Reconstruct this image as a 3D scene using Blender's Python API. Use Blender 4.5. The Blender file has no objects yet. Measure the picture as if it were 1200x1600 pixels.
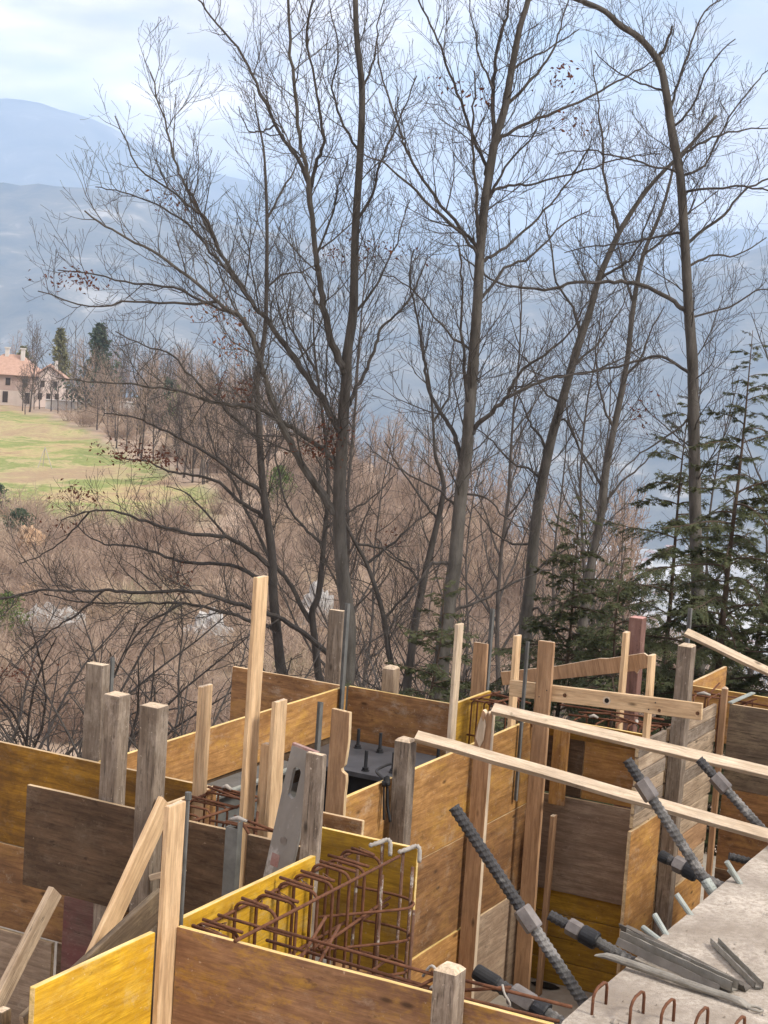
import bpy, bmesh, math, random
from mathutils import Vector, Matrix, Euler, noise

# ------------------------------------------------------------------ camera, world, sun, exposure
scene = bpy.context.scene
COL = scene.collection
YAW, PITCH, ROLL, CAM_Z = 0.47841, 0.10278, -0.06754, 2.5
fw = Vector((-math.sin(YAW)*math.cos(PITCH), math.cos(YAW)*math.cos(PITCH), -math.sin(PITCH)))
rt = Vector((math.cos(YAW), math.sin(YAW), 0.0))
dn = fw.cross(rt)
rt2 = rt*math.cos(ROLL) + dn*math.sin(ROLL)
dn2 = dn*math.cos(ROLL) - rt*math.sin(ROLL)
cam_data = bpy.data.cameras.new('camera')
cam_data.sensor_fit = 'VERTICAL'; cam_data.sensor_height = 36.0
cam_data.lens = 36.0*2697.0/1600.0
cam_data.clip_start = 0.1; cam_data.clip_end = 60000.0
cam = bpy.data.objects.new('camera', cam_data); COL.objects.link(cam)
cam.matrix_world = Matrix(((rt2.x, -dn2.x, -fw.x, 0), (rt2.y, -dn2.y, -fw.y, 0), (rt2.z, -dn2.z, -fw.z, CAM_Z), (0, 0, 0, 1)))
scene.camera = cam
FH = Vector((-math.sin(YAW), math.cos(YAW), 0)); RH = Vector((math.cos(YAW), math.sin(YAW), 0))

SUN_EL, SUN_ROT = math.radians(42), math.radians(98)
world = bpy.data.worlds.new('World'); scene.world = world; world.use_nodes = True
nt = world.node_tree; nt.nodes.clear()
def wn(t, **k):
    n = nt.nodes.new(t)
    for a, v in k.items(): setattr(n, a, v)
    return n
w_out = wn('ShaderNodeOutputWorld'); w_bg = wn('ShaderNodeBackground'); w_bg.inputs['Strength'].default_value = 0.065
w_sky = wn('ShaderNodeTexSky', sky_type='NISHITA', sun_disc=False, sun_elevation=SUN_EL, sun_rotation=SUN_ROT)
w_sky.altitude = 600; w_sky.air_density = 1.0; w_sky.dust_density = 2.0; w_sky.ozone_density = 2.0
w_tc = wn('ShaderNodeTexCoord'); w_map = wn('ShaderNodeMapping'); w_map.inputs['Scale'].default_value = (1.0, 1.0, 3.2)
w_map.inputs['Location'].default_value = (3.1, 1.7, 0.4)
w_n = wn('ShaderNodeTexNoise'); w_n.inputs['Scale'].default_value = 3.2; w_n.inputs['Detail'].default_value = 7; w_n.inputs['Roughness'].default_value = 0.55
w_r = wn('ShaderNodeValToRGB'); w_r.color_ramp.elements[0].position = 0.28; w_r.color_ramp.elements[1].position = 0.52
w_n2 = wn('ShaderNodeTexNoise'); w_n2.inputs['Scale'].default_value = 5.5; w_n2.inputs['Detail'].default_value = 6
w_c = wn('ShaderNodeValToRGB')
w_c.color_ramp.elements[0].position = 0.42; w_c.color_ramp.elements[0].color = (5.0, 4.55, 4.6, 1)
w_c.color_ramp.elements[1].position = 0.66; w_c.color_ramp.elements[1].color = (16.0, 13.6, 12.2, 1)
w_mix = wn('ShaderNodeMixRGB')
L = nt.links.new
L(w_tc.outputs['Generated'], w_map.inputs['Vector']); L(w_map.outputs[0], w_n.inputs['Vector']); L(w_map.outputs[0], w_n2.inputs['Vector'])
L(w_n.outputs[0], w_r.inputs[0]); L(w_n2.outputs[0], w_c.inputs[0])
w_tint = wn('ShaderNodeMixRGB', blend_type='MULTIPLY'); w_tint.inputs[0].default_value = 1.0; w_tint.inputs[2].default_value = (1, 1, 1, 1)
L(w_sky.outputs[0], w_tint.inputs[1])
L(w_r.outputs[0], w_mix.inputs[0]); L(w_tint.outputs[0], w_mix.inputs[1]); L(w_c.outputs[0], w_mix.inputs[2])
L(w_mix.outputs[0], w_bg.inputs['Color']); L(w_bg.outputs[0], w_out.inputs['Surface'])

sun_d = bpy.data.lights.new('sun', 'SUN'); sun_d.energy = 1.5; sun_d.angle = math.radians(12); sun_d.color = (1.0, 0.94, 0.85)
sun = bpy.data.objects.new('sun', sun_d); COL.objects.link(sun)
sdir = Vector((math.sin(SUN_ROT)*math.cos(SUN_EL), math.cos(SUN_ROT)*math.cos(SUN_EL), math.sin(SUN_EL)))
sun.rotation_euler = sdir.to_track_quat('Z', 'Y').to_euler(); sun.location = (30, -5, 40)

vs = scene.view_settings
vs.view_transform = 'Standard'; vs.look = 'None'; vs.gamma = 1.0; vs.use_curve_mapping = False; vs.exposure = 1.6
scene.render.engine = 'CYCLES'
scene.cycles.use_denoising = True
scene.cycles.max_bounces = 6; scene.cycles.diffuse_bounces = 3; scene.cycles.volume_bounces = 2
scene.cycles.transparent_max_bounces = 8

# ------------------------------------------------------------------ helpers
R = random.Random(7)
def tag(o, label, cat, group=None, kind=None):
    o['label'] = label; o['category'] = cat
    if group: o['group'] = group
    if kind: o['kind'] = kind
    return o
def struct(o, kind='structure'):
    o['kind'] = kind; return o
def link(name, me, parent=None):
    o = bpy.data.objects.new(name, me); COL.objects.link(o)
    if parent: o.parent = parent
    return o
def empty(name, loc=(0, 0, 0), rz=0.0):
    o = bpy.data.objects.new(name, None); COL.objects.link(o); o.location = loc; o.rotation_euler = (0, 0, rz)
    o.empty_display_size = 0.1
    return o
def make_mesh(name, V, F, mats, mi=None, smooth=False):
    me = bpy.data.meshes.new(name); me.from_pydata(V, [], F)
    for m in mats: me.materials.append(m)
    if mi: me.polygons.foreach_set('material_index', mi)
    if smooth: me.polygons.foreach_set('use_smooth', [True]*len(me.polygons))
    me.update(); return me
class Geo:
    """collects tubes, boxes and blades for ONE mesh object"""
    def __init__(s): s.V = []; s.F = []; s.M = []
    def add(s, V, F, m=0):
        b = len(s.V); s.V += V; s.F += [tuple(i+b for i in f) for f in F]; s.M += [m]*len(F)
    def tube(s, P, rad, n=6, m=0, cap=True):
        P = [Vector(p) for p in P]
        if not hasattr(rad, '__len__'): rad = [rad]*len(P)
        base = len(s.V); k = len(P)
        t = (P[1]-P[0]).normalized()
        a = t.orthogonal().normalized()
        cs = [(math.cos(2*math.pi*j/n), math.sin(2*math.pi*j/n)) for j in range(n)]
        for i in range(k):
            if i == 0: t2 = P[1]-P[0]
            elif i == k-1: t2 = P[-1]-P[-2]
            else: t2 = P[i+1]-P[i-1]
            if t2.length < 1e-9: t2 = t
            t2.normalize(); a = (a - t2*a.dot(t2)); a.normalize(); b = t2.cross(a); t = t2
            r = rad[i]; p = P[i]
            for c, q in cs: s.V.append(tuple(p + a*(c*r) + b*(q*r)))
        for i in range(k-1):
            o = base+i*n
            for j in range(n):
                j2 = (j+1) % n
                s.F.append((o+j, o+j2, o+n+j2, o+n+j)); s.M.append(m)
        if cap:
            s.F.append(tuple(base+j for j in reversed(range(n)))); s.M.append(m)
            s.F.append(tuple(base+(k-1)*n+j for j in range(n))); s.M.append(m)
    def box(s, lo, hi, m=0):
        x0, y0, z0 = lo; x1, y1, z1 = hi
        s.add([(x0,y0,z0),(x1,y0,z0),(x1,y1,z0),(x0,y1,z0),(x0,y0,z1),(x1,y0,z1),(x1,y1,z1),(x0,y1,z1)],
              [(3,2,1,0),(4,5,6,7),(0,1,5,4),(1,2,6,5),(2,3,7,6),(3,0,4,7)], m)
    def mesh(s, name, mats, smooth=False): return make_mesh(name, s.V, s.F, mats, s.M, smooth)
    def obj(s, name, mats, parent=None, smooth=False): return link(name, s.mesh(name, mats, smooth), parent)
def bez(P, n):
    """Catmull-Rom resample of a point list, n points per span"""
    P = [Vector(p) for p in P]; out = []
    for i in range(len(P)-1):
        a = P[i-1] if i else P[0]*2-P[1]; b = P[i]; c = P[i+1]; d = P[i+2] if i+2 < len(P) else c*2-b
        for k in range(n):
            t = k/n
            out.append(((b*2) + (c-a)*t + (a*2-b*5+c*4-d)*t*t + (b*3-a-c*3+d)*t**3)*0.5)
    out.append(P[-1]); return out

# ------------------------------------------------------------------ materials
def mat_base(name, rough=0.7, metal=0.0):
    m = bpy.data.materials.new(name); m.use_nodes = True
    n = m.node_tree; b = n.nodes['Principled BSDF']
    b.inputs['Roughness'].default_value = rough; b.inputs['Metallic'].default_value = metal
    b.inputs['Specular IOR Level'].default_value = 0.22
    return m, n, b
def N(n, t, **k):
    x = n.nodes.new(t)
    for a, v in k.items(): setattr(x, a, v)
    return x
def coords(n, scale, rnd=9.0):
    tc = N(n, 'ShaderNodeTexCoord'); mp = N(n, 'ShaderNodeMapping'); mp.inputs['Scale'].default_value = scale
    if rnd:
        oi = N(n, 'ShaderNodeObjectInfo'); mu = N(n, 'ShaderNodeMath', operation='MULTIPLY'); mu.inputs[1].default_value = rnd
        ad = N(n, 'ShaderNodeVectorMath', operation='ADD'); cb = N(n, 'ShaderNodeCombineXYZ')
        n.links.new(oi.outputs['Random'], mu.inputs[0])
        for i in range(3): n.links.new(mu.outputs[0], cb.inputs[i])
        n.links.new(tc.outputs['Object'], ad.inputs[0]); n.links.new(cb.outputs[0], ad.inputs[1]); n.links.new(ad.outputs[0], mp.inputs['Vector'])
    else: n.links.new(tc.outputs['Object'], mp.inputs['Vector'])
    return mp.outputs[0]
def noise_tex(n, vec, scale, detail=5, rough=0.6, dist=0.0):
    x = N(n, 'ShaderNodeTexNoise'); x.inputs['Scale'].default_value = scale; x.inputs['Detail'].default_value = detail
    x.inputs['Roughness'].default_value = rough; x.inputs['Distortion'].default_value = dist
    n.links.new(vec, x.inputs['Vector']); return x.outputs[0]
def ramp(n, fac, stops):
    r = N(n, 'ShaderNodeValToRGB'); e = r.color_ramp.elements
    while len(e) < len(stops): e.new(0.5)
    for el, (p, c) in zip(e, stops):
        el.position = p; el.color = (*c, 1) if len(c) == 3 else c
    n.links.new(fac, r.inputs[0]); return r.outputs[0]
def mixc(n, fac, a, b, mode='MIX'):
    x = N(n, 'ShaderNodeMixRGB', blend_type=mode)
    for i, v in ((0, fac), (1, a), (2, b)):
        if hasattr(v, 'links'): n.links.new(v, x.inputs[i])
        elif i == 0: x.inputs[0].default_value = v
        else: x.inputs[i].default_value = (*v, 1)
    return x.outputs[0]
def bump(n, b, h, strength, dist=0.01):
    x = N(n, 'ShaderNodeBump'); x.inputs['Strength'].default_value = strength; x.inputs['Distance'].default_value = dist
    n.links.new(h, x.inputs['Height']); n.links.new(x.outputs[0], b.inputs['Normal'])
def g(v): return (v, v, v)
def wood(name, c1, c2, stain=None, stain_amt=0.5, knots=True, rough=0.75, strips=0.0, vary=0.25, grain=1.0, stain2=None, smear=None):
    """sawn timber or ply; local Z runs along the grain"""
    m, n, b = mat_base(name, rough)
    v = coords(n, (17*grain, 17*grain, 1.7*grain)); g1 = noise_tex(n, v, 2.2, 6, 0.66, 0.25)
    col = ramp(n, g1, [(0.36, tuple(x*0.82 for x in c1)), (0.5, tuple((x+y)/2 for x, y in zip(c1, c2))), (0.64, tuple(x*1.08 for x in c2))])
    v2 = coords(n, (60, 60, 3.0)); g2 = noise_tex(n, v2, 2.5, 4, 0.6, 0.3)
    col = mixc(n, 0.5, col, ramp(n, g2, [(0.34, g(0.55)), (0.56, g(1.0))]), 'MULTIPLY')
    dk = noise_tex(n, coords(n, (9, 9, 1.0), 13.0), 2.0, 5, 0.7, 0.2)
    col = mixc(n, 0.45, col, ramp(n, dk, [(0.33, g(0.45)), (0.45, g(1.0))]), 'MULTIPLY')
    if stain:
        s = noise_tex(n, coords(n, (4.2, 4.2, 2.4)), 1.5, 9, 0.76, 0.3)
        col = mixc(n, ramp(n, s, [(0.5-0.22*stain_amt, g(0)), (0.72-0.12*stain_amt, g(min(1, stain_amt+0.3)))]), col, stain)
    if stain2:
        s = noise_tex(n, coords(n, (4.5, 4.5, 2.0), 23.0), 1.7, 9, 0.78, 0.3)
        col = mixc(n, ramp(n, s, [(0.50, g(0)), (0.70, g(0.8))]), col, stain2)
    if knots:
        vo = N(n, 'ShaderNodeTexVoronoi'); vo.inputs['Scale'].default_value = 1.0
        n.links.new(coords(n, (7.5, 1.6, 3.0), 31.0), vo.inputs['Vector'])
        k = ramp(n, vo.outputs['Distance'], [(0.045, g(1)), (0.12, g(0))])
        col = mixc(n, k, col, tuple(x*0.32 for x in c1))
    if strips:
        tc = N(n, 'ShaderNodeTexCoord'); sp = N(n, 'ShaderNodeSeparateXYZ'); n.links.new(tc.outputs['Object'], sp.inputs[0])
        d = N(n, 'ShaderNodeMath', operation='DIVIDE'); d.inputs[1].default_value = 0.118; n.links.new(sp.outputs['X'], d.inputs[0])
        fl = N(n, 'ShaderNodeMath', operation='FLOOR'); n.links.new(d.outputs[0], fl.inputs[0])
        wn_ = N(n, 'ShaderNodeTexWhiteNoise', noise_dimensions='1D'); n.links.new(fl.outputs[0], wn_.inputs['W'])
        col = mixc(n, strips, col, ramp(n, wn_.outputs['Value'], [(0, g(0.62)), (1, g(1.0))]), 'MULTIPLY')
        fr = N(n, 'ShaderNodeMath', operation='FRACT'); n.links.new(d.outputs[0], fr.inputs[0])
        col = mixc(n, min(1, strips*1.2), col, ramp(n, fr.outputs[0], [(0.0, g(0.45)), (0.02, g(1)), (0.98, g(1)), (1.0, g(0.45))]), 'MULTIPLY')
    if 'weathered' in name:
        ck = noise_tex(n, coords(n, (26, 26, 0.8), 7.0), 1.6, 3, 0.5, 0.4)
        col = mixc(n, 0.85, col, ramp(n, ck, [(0.485, g(1.0)), (0.50, g(0.28)), (0.515, g(1.0))]), 'MULTIPLY')
    if smear:
        q = noise_tex(n, coords(n, (3.2, 3.2, 2.2), 17.0), 2.0, 10, 0.82, 0.2)
        col = mixc(n, ramp(n, q, [(0.54, g(0)), (0.66, g(0.55))]), col, smear)
        q2 = noise_tex(n, coords(n, (1, 1, 1), 5.0), 38, 3, 0.6)
        col = mixc(n, ramp(n, q2, [(0.68, g(0)), (0.74, g(0.7))]), col, tuple(x*1.25 for x in smear))
        q3 = noise_tex(n, coords(n, (1, 1, 0.5), 3.0), 16, 5, 0.7)
        col = mixc(n, ramp(n, q3, [(0.30, g(0.65)), (0.38, g(0))]), col, tuple(x*0.35 for x in c1))
    oi = N(n, 'ShaderNodeObjectInfo'); hs = N(n, 'ShaderNodeHueSaturation')
    mr = N(n, 'ShaderNodeMapRange'); mr.inputs['To Min'].default_value = 1-vary; mr.inputs['To Max'].default_value = 1+vary*0.8
    n.links.new(oi.outputs['Random'], mr.inputs[0]); n.links.new(mr.outputs[0], hs.inputs['Value']); n.links.new(col, hs.inputs['Color'])
    n.links.new(hs.outputs[0], b.inputs['Base Color'])
    bump(n, b, g2, 0.35, 0.004)
    return m
def simple(name, c1, c2, scale=8.0, rough=0.7, metal=0.0, bmp=0.2, dist=0.004, spots=None, stretch=(1, 1, 1), rnd=9.0):
    m, n, b = mat_base(name, rough, metal)
    v = coords(n, stretch, rnd); a = noise_tex(n, v, scale, 7, 0.65)
    col = ramp(n, a, [(0.3, c1), (0.7, c2)])
    if spots:
        s = noise_tex(n, v, spots[1], 6, 0.7); col = mixc(n, ramp(n, s, [(spots[2], g(0)), (spots[2]+0.08, g(1))]), col, spots[0])
    n.links.new(col, b.inputs['Base Color'])
    if bmp: bump(n, b, noise_tex(n, v, scale*5, 5, 0.7), bmp, dist)
    return m
M = {}
M['ply_new'] = wood('yellow_ply', (0.57, 0.315, 0.012), (0.72, 0.43, 0.028), (0.42, 0.22, 0.02), 0.55, True, 0.68, 0.25, 0.06, stain2=(0.62, 0.42, 0.09), smear=(0.52, 0.41, 0.22))
M['ply_amber'] = wood('amber_ply', (0.38, 0.19, 0.058), (0.54, 0.30, 0.108), (0.20, 0.095, 0.035), 0.55, True, 0.7, 0.3, 0.15, stain2=(0.50, 0.28, 0.055), smear=(0.42, 0.33, 0.235))
M['ply_brown'] = wood('brown_ply', (0.25, 0.125, 0.050), (0.39, 0.205, 0.085), (0.13, 0.068, 0.035), 0.5, True, 0.7, 0.3, 0.16, stain2=(0.42, 0.23, 0.07), smear=(0.40, 0.32, 0.235))
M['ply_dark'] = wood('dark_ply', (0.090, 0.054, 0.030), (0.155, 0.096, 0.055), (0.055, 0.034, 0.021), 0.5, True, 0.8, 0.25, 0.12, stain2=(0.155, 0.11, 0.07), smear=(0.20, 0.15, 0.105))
M['ply_gold'] = wood('worn_gold_ply', (0.27, 0.130, 0.012), (0.40, 0.20, 0.020), (0.085, 0.04, 0.014), 0.6, True, 0.65, 0.35, 0.12, stain2=(0.14, 0.07, 0.025), smear=(0.25, 0.17, 0.095))
M['ply_honey'] = wood('honey_ply', (0.42, 0.24, 0.02), (0.56, 0.33, 0.032), (0.22, 0.115, 0.02), 0.55, True, 0.65, 0.3, 0.08, stain2=(0.22, 0.12, 0.03), smear=(0.34, 0.24, 0.12))
M['ply_front'] = wood('worn_front_ply', (0.27, 0.145, 0.072), (0.38, 0.215, 0.11), (0.16, 0.082, 0.05), 0.6, True, 0.65, 0.15, 0.05, stain2=(0.52, 0.29, 0.03), smear=(0.40, 0.30, 0.21))
M['ply_grey'] = wood('grey_ply', (0.29, 0.21, 0.145), (0.40, 0.30, 0.21), (0.20, 0.135, 0.09), 0.5, False, 0.8, 0.0, 0.08, smear=(0.44, 0.35, 0.25))
M['ply_red'] = wood('red_stained_ply', (0.12, 0.075, 0.058), (0.19, 0.125, 0.095), (0.15, 0.055, 0.05), 0.6, False, 0.8, 0.0, 0.05, smear=(0.24, 0.18, 0.14))
M['edge_yellow'] = wood('yellow_edge', (0.68, 0.48, 0.14), (0.82, 0.62, 0.28), (0.48, 0.36, 0.2), 0.3, False, 0.7, 0, 0.06)
M['edge_pale'] = wood('pale_edge', (0.52, 0.37, 0.20), (0.70, 0.54, 0.33), (0.32, 0.23, 0.14), 0.45, False, 0.75, 0, 0.10)
M['pine'] = wood('fresh_pine', (0.53, 0.355, 0.195), (0.65, 0.465, 0.275), (0.44, 0.285, 0.16), 0.3, True, 0.7, 0, 0.10)
M['pine_brown'] = wood('brown_pine', (0.34, 0.20, 0.105), (0.45, 0.28, 0.155), (0.25, 0.15, 0.085), 0.4, True, 0.7, 0, 0.10)
M['pine_pale'] = wood('pale_batten', (0.58, 0.455, 0.31), (0.70, 0.575, 0.42), (0.42, 0.325, 0.23), 0.4, True, 0.75, 0, 0.06, smear=(0.40, 0.33, 0.25))
M['weathered'] = wood('weathered_timber', (0.19, 0.147, 0.108), (0.29, 0.237, 0.183), (0.13, 0.097, 0.071), 0.5, True, 0.88, 0, 0.12, stain2=(0.37, 0.31, 0.245), smear=(0.42, 0.36, 0.295))
M['weathered_pale'] = wood('pale_weathered_timber', (0.36, 0.27, 0.185), (0.52, 0.41, 0.29), (0.24, 0.17, 0.11), 0.5, True, 0.88, 0, 0.12)
M['weathered_dark'] = wood('dark_weathered_timber', (0.12, 0.09, 0.062), (0.22, 0.165, 0.11), (0.09, 0.065, 0.045), 0.5, True, 0.85, 0.2, 0.12, stain2=(0.27, 0.21, 0.13))
M['endgrain'] = wood('end_grain', (0.52, 0.41, 0.28), (0.70, 0.58, 0.42), (0.40, 0.29, 0.2), 0.4, False, 0.85, 0, 0.1)
M['redpaint'] = wood('red_painted_timber', (0.13, 0.066, 0.052), (0.20, 0.105, 0.082), (0.24, 0.14, 0.11), 0.45, False, 0.7, 0, 0.05, smear=(0.32, 0.22, 0.18))
M['redend'] = simple('pink_worn_end', (0.42, 0.20, 0.18), (0.55, 0.33, 0.28), 14)
M['rust'] = simple('rusty_steel', (0.085, 0.036, 0.020), (0.185, 0.082, 0.043), 30, 0.85, 0.1, 0.4, 0.002)
M['rust_splash'] = simple('cement_splashed_steel', (0.10, 0.05, 0.03), (0.16, 0.09, 0.06), 30, 0.9, 0, 0.5, 0.003, ((0.33, 0.30, 0.26), 16, 0.55))
M['cement'] = simple('dried_cement', (0.30, 0.275, 0.24), (0.46, 0.43, 0.38), 25, 0.95, 0, 0.6, 0.006)
M['galv'] = simple('galvanised_steel', (0.24, 0.265, 0.24), (0.36, 0.385, 0.35), 18, 0.55, 0.15, 0.15, 0.002)
M['greysteel'] = simple('grey_painted_steel', (0.085, 0.086, 0.080), (0.15, 0.150, 0.140), 12, 0.65, 0.0, 0.15, 0.002)
M['blacksteel'] = simple('black_steel', (0.018, 0.019, 0.021), (0.040, 0.041, 0.044), 9, 0.5, 0.4, 0.2, 0.002, ((0.10, 0.10, 0.105), 5, 0.6))
M['platesteel'] = simple('dull_plate_steel', (0.055, 0.058, 0.064), (0.11, 0.115, 0.125), 6, 0.45, 0.5, 0.15, 0.002, ((0.2, 0.2, 0.2), 9, 0.68))
M['anchor'] = simple('dark_anchor_steel', (0.035, 0.035, 0.036), (0.075, 0.072, 0.070), 14, 0.6, 0.3, 0.4, 0.003, ((0.15, 0.145, 0.135), 16, 0.62))
M['anchor_dust'] = simple('cement_dusted_anchor_steel', (0.07, 0.068, 0.066), (0.13, 0.127, 0.12), 14, 0.75, 0.15, 0.4, 0.003, ((0.22, 0.21, 0.195), 10, 0.5))
M['nutsteel'] = simple('bright_nut_steel', (0.12, 0.105, 0.095), (0.27, 0.245, 0.225), 10, 0.42, 0.5, 0.1, 0.002, ((0.10, 0.06, 0.045), 12, 0.62))
M['pilesteel'] = simple('dusty_folded_steel', (0.19, 0.175, 0.145), (0.33, 0.31, 0.265), 12, 0.6, 0.25, 0.3, 0.002, ((0.42, 0.38, 0.33), 9, 0.58))
M['rubber'] = simple('black_rubber', (0.012, 0.012, 0.012), (0.025, 0.025, 0.025), 8, 0.6)
M['straightedge'] = simple('scuffed_aluminium', (0.20, 0.185, 0.165), (0.31, 0.29, 0.26), 6, 0.65, 0.25, 0.2, 0.002, ((0.40, 0.38, 0.35), 9, 0.6), (1, 1, 0.4))
M['redmark'] = simple('faded_red_paint', (0.27, 0.13, 0.11), (0.33, 0.24, 0.21), 20)
M['hole'] = simple('dark_hole', (0.01, 0.008, 0.006), (0.02, 0.016, 0.012), 5, 0.9, 0, 0)
def concrete_mat():
    m, n, b = mat_base('concrete', 0.9)
    v = coords(n, (1, 1, 1), 0)
    col = ramp(n, noise_tex(n, v, 2.3, 8, 0.65, 0.4), [(0.36, (0.25, 0.21, 0.165)), (0.5, (0.40, 0.355, 0.295)), (0.62, (0.53, 0.475, 0.40))])
    col = mixc(n, ramp(n, noise_tex(n, v, 34, 4, 0.6), [(0.38, g(0.7)), (0.56, g(0))]), col, (0.27, 0.23, 0.185))
    col = mixc(n, ramp(n, noise_tex(n, v, 1.1, 9, 0.78, 0.6), [(0.52, g(0)), (0.60, g(0.45))]), col, (0.235, 0.20, 0.165))
    col = mixc(n, ramp(n, noise_tex(n, v, 7, 9, 0.8, 1.5), [(0.487, g(0)), (0.5, g(0.5)), (0.513, g(0))]), col, (0.25, 0.21, 0.17))
    col = mixc(n, ramp(n, noise_tex(n, v, 120, 3, 0.6), [(0.30, g(0.8)), (0.42, g(0))]), col, (0.17, 0.145, 0.12))
    n.links.new(col, b.inputs['Base Color'])
    h = N(n, 'ShaderNodeMath', operation='ADD'); n.links.new(noise_tex(n, v, 22, 6, 0.7), h.inputs[0]); n.links.new(noise_tex(n, v, 140, 3, 0.6), h.inputs[1])
    bump(n, b, h.outputs[0], 0.7, 0.006); return m
M['concrete'] = concrete_mat()
M['darkconcrete'] = simple('damp_concrete', (0.27, 0.24, 0.195), (0.42, 0.38, 0.315), 5, 0.95, 0, 0.5, 0.01)
M['bark'] = simple('grey_bark', (0.048, 0.043, 0.037), (0.125, 0.115, 0.100), 7, 0.9, 0, 0.7, 0.012, ((0.22, 0.21, 0.175), 9, 0.64), (2, 2, 0.5))
M['bark_dark'] = simple('dark_bark', (0.042, 0.037, 0.033), (0.092, 0.082, 0.073), 8, 0.9, 0, 0.6, 0.01, None, (2, 2, 0.6))
M['bark_far'] = simple('far_bark', (0.07, 0.055, 0.045), (0.14, 0.115, 0.095), 2, 0.95, 0, 0)
M['bark_spruce'] = simple('spruce_bark', (0.055, 0.038, 0.028), (0.10, 0.075, 0.055), 9, 0.9, 0, 0.5, 0.01)
def leafy(name, c1, c2, scale=1.5, trans=0.25, rnd=9.0):
    m, n, b = mat_base(name, 0.65)
    col = ramp(n, noise_tex(n, coords(n, (1, 1, 1), rnd), scale, 4, 0.7), [(0.3, c1), (0.7, c2)])
    n.links.new(col, b.inputs['Base Color'])
    t = N(n, 'ShaderNodeBsdfTranslucent'); n.links.new(col, t.inputs['Color'])
    x = N(n, 'ShaderNodeMixShader'); x.inputs[0].default_value = trans
    n.links.new(b.outputs[0], x.inputs[1]); n.links.new(t.outputs[0], x.inputs[2]); n.links.new(x.outputs[0], n.nodes['Material Output'].inputs['Surface'])
    return m
M['needles'] = leafy('spruce_needles', (0.040, 0.052, 0.024), (0.115, 0.125, 0.058), 3.0)
M['needles_far'] = leafy('far_evergreen', (0.045, 0.066, 0.040), (0.10, 0.13, 0.075), 0.5)
M['needles_yellow'] = leafy('yellow_green_conifer', (0.13, 0.13, 0.06), (0.25, 0.24, 0.11), 0.5)
M['leaf_green'] = leafy('fresh_bush_leaf', (0.09, 0.14, 0.035), (0.20, 0.26, 0.08), 0.9)
M['leaf_dry'] = leafy('dry_beech_leaf', (0.085, 0.032, 0.022), (0.17, 0.070, 0.042), 6.0)
M['leaf_orange'] = leafy('orange_dry_leaf', (0.20, 0.075, 0.03), (0.34, 0.15, 0.07), 6.0)
def brush_mat():
    m, n, b = mat_base('brush_twigs', 0.95); v = coords(n, (1, 1, 1), 0)
    col = ramp(n, noise_tex(n, v, 0.11, 5, 0.7), [(0.32, (0.20, 0.135, 0.10)), (0.44, (0.37, 0.275, 0.205)), (0.53, (0.30, 0.225, 0.175)), (0.62, (0.50, 0.385, 0.275)), (0.70, (0.27, 0.25, 0.15))])
    col = mixc(n, 0.6, col, ramp(n, noise_tex(n, v, 1.3, 4, 0.7), [(0.35, g(0.55)), (0.6, g(1.1))]), 'MULTIPLY')
    n.links.new(col, b.inputs['Base Color']); return m
M['twig_brush'] = brush_mat()
# ------------------------------------------------------------------ ground, valley, mountains
def interp(x, T):
    if x <= T[0][0]: return T[0][1]
    for (a, p), (b, q) in zip(T, T[1:]):
        if x <= b: return p + (q-p)*(x-a)/(b-a)
    return T[-1][1]
RIDGE = [(-0.5, 460), (-0.24, 440), (-0.14, 380), (-0.10, 320), (-0.056, 255), (0.037, 185), (0.093, 142), (0.148, 116), (0.222, 96), (0.5, 80)]
MEADOW_TOP = [(-0.5, 324), (-0.222, 322), (-0.2, 300), (-0.174, 262), (-0.13, 207), (-0.1, 184)]
RISE = [(-0.5, 2.0), (-0.22, 2.4), (-0.14, 2.6), (-0.10, 4.0), (-0.056, 4.0), (0.0, 3.2), (0.037, 2.4), (0.093, 1.2), (0.15, 0.3), (0.5, 0.0)]
def ground_z(x, y):
    u = x*FH.x + y*FH.y; v = x*RH.x + y*RH.y; r = math.hypot(x, y)
    if u < 1.0 and r > 14: u = 1.0
    if u <= 12.3: return -1.93 + (0.10*max(0, r-14) if u <= 1.0 and r < 200 else (18.6 if u <= 1.0 else 0))
    b = max(-0.5, min(0.5, v/u))
    ur = interp(b, RIDGE)
    if u < 76: z = -1.93 - (u-12.3)*0.243
    elif u < ur: z = -17.41 + interp(b, RISE)*(u-76)/(ur-76)
    else: z = max(-352.0, -17.41 + interp(b, RISE) - (u-ur)*0.36)
    if z > -350:
        s = min(1.0, max(0, u-13)/14.0)
        z += s*(0.55*noise.noise((x*0.11, y*0.11, 3.0)) + 1.1*noise.noise((x*0.025, y*0.025, 9.0)) + 0.22*noise.noise((x*0.4, y*0.4, 1.0)))
    return z
def uv_pt(u, b): return FH*u + RH*(b*u)
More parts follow.
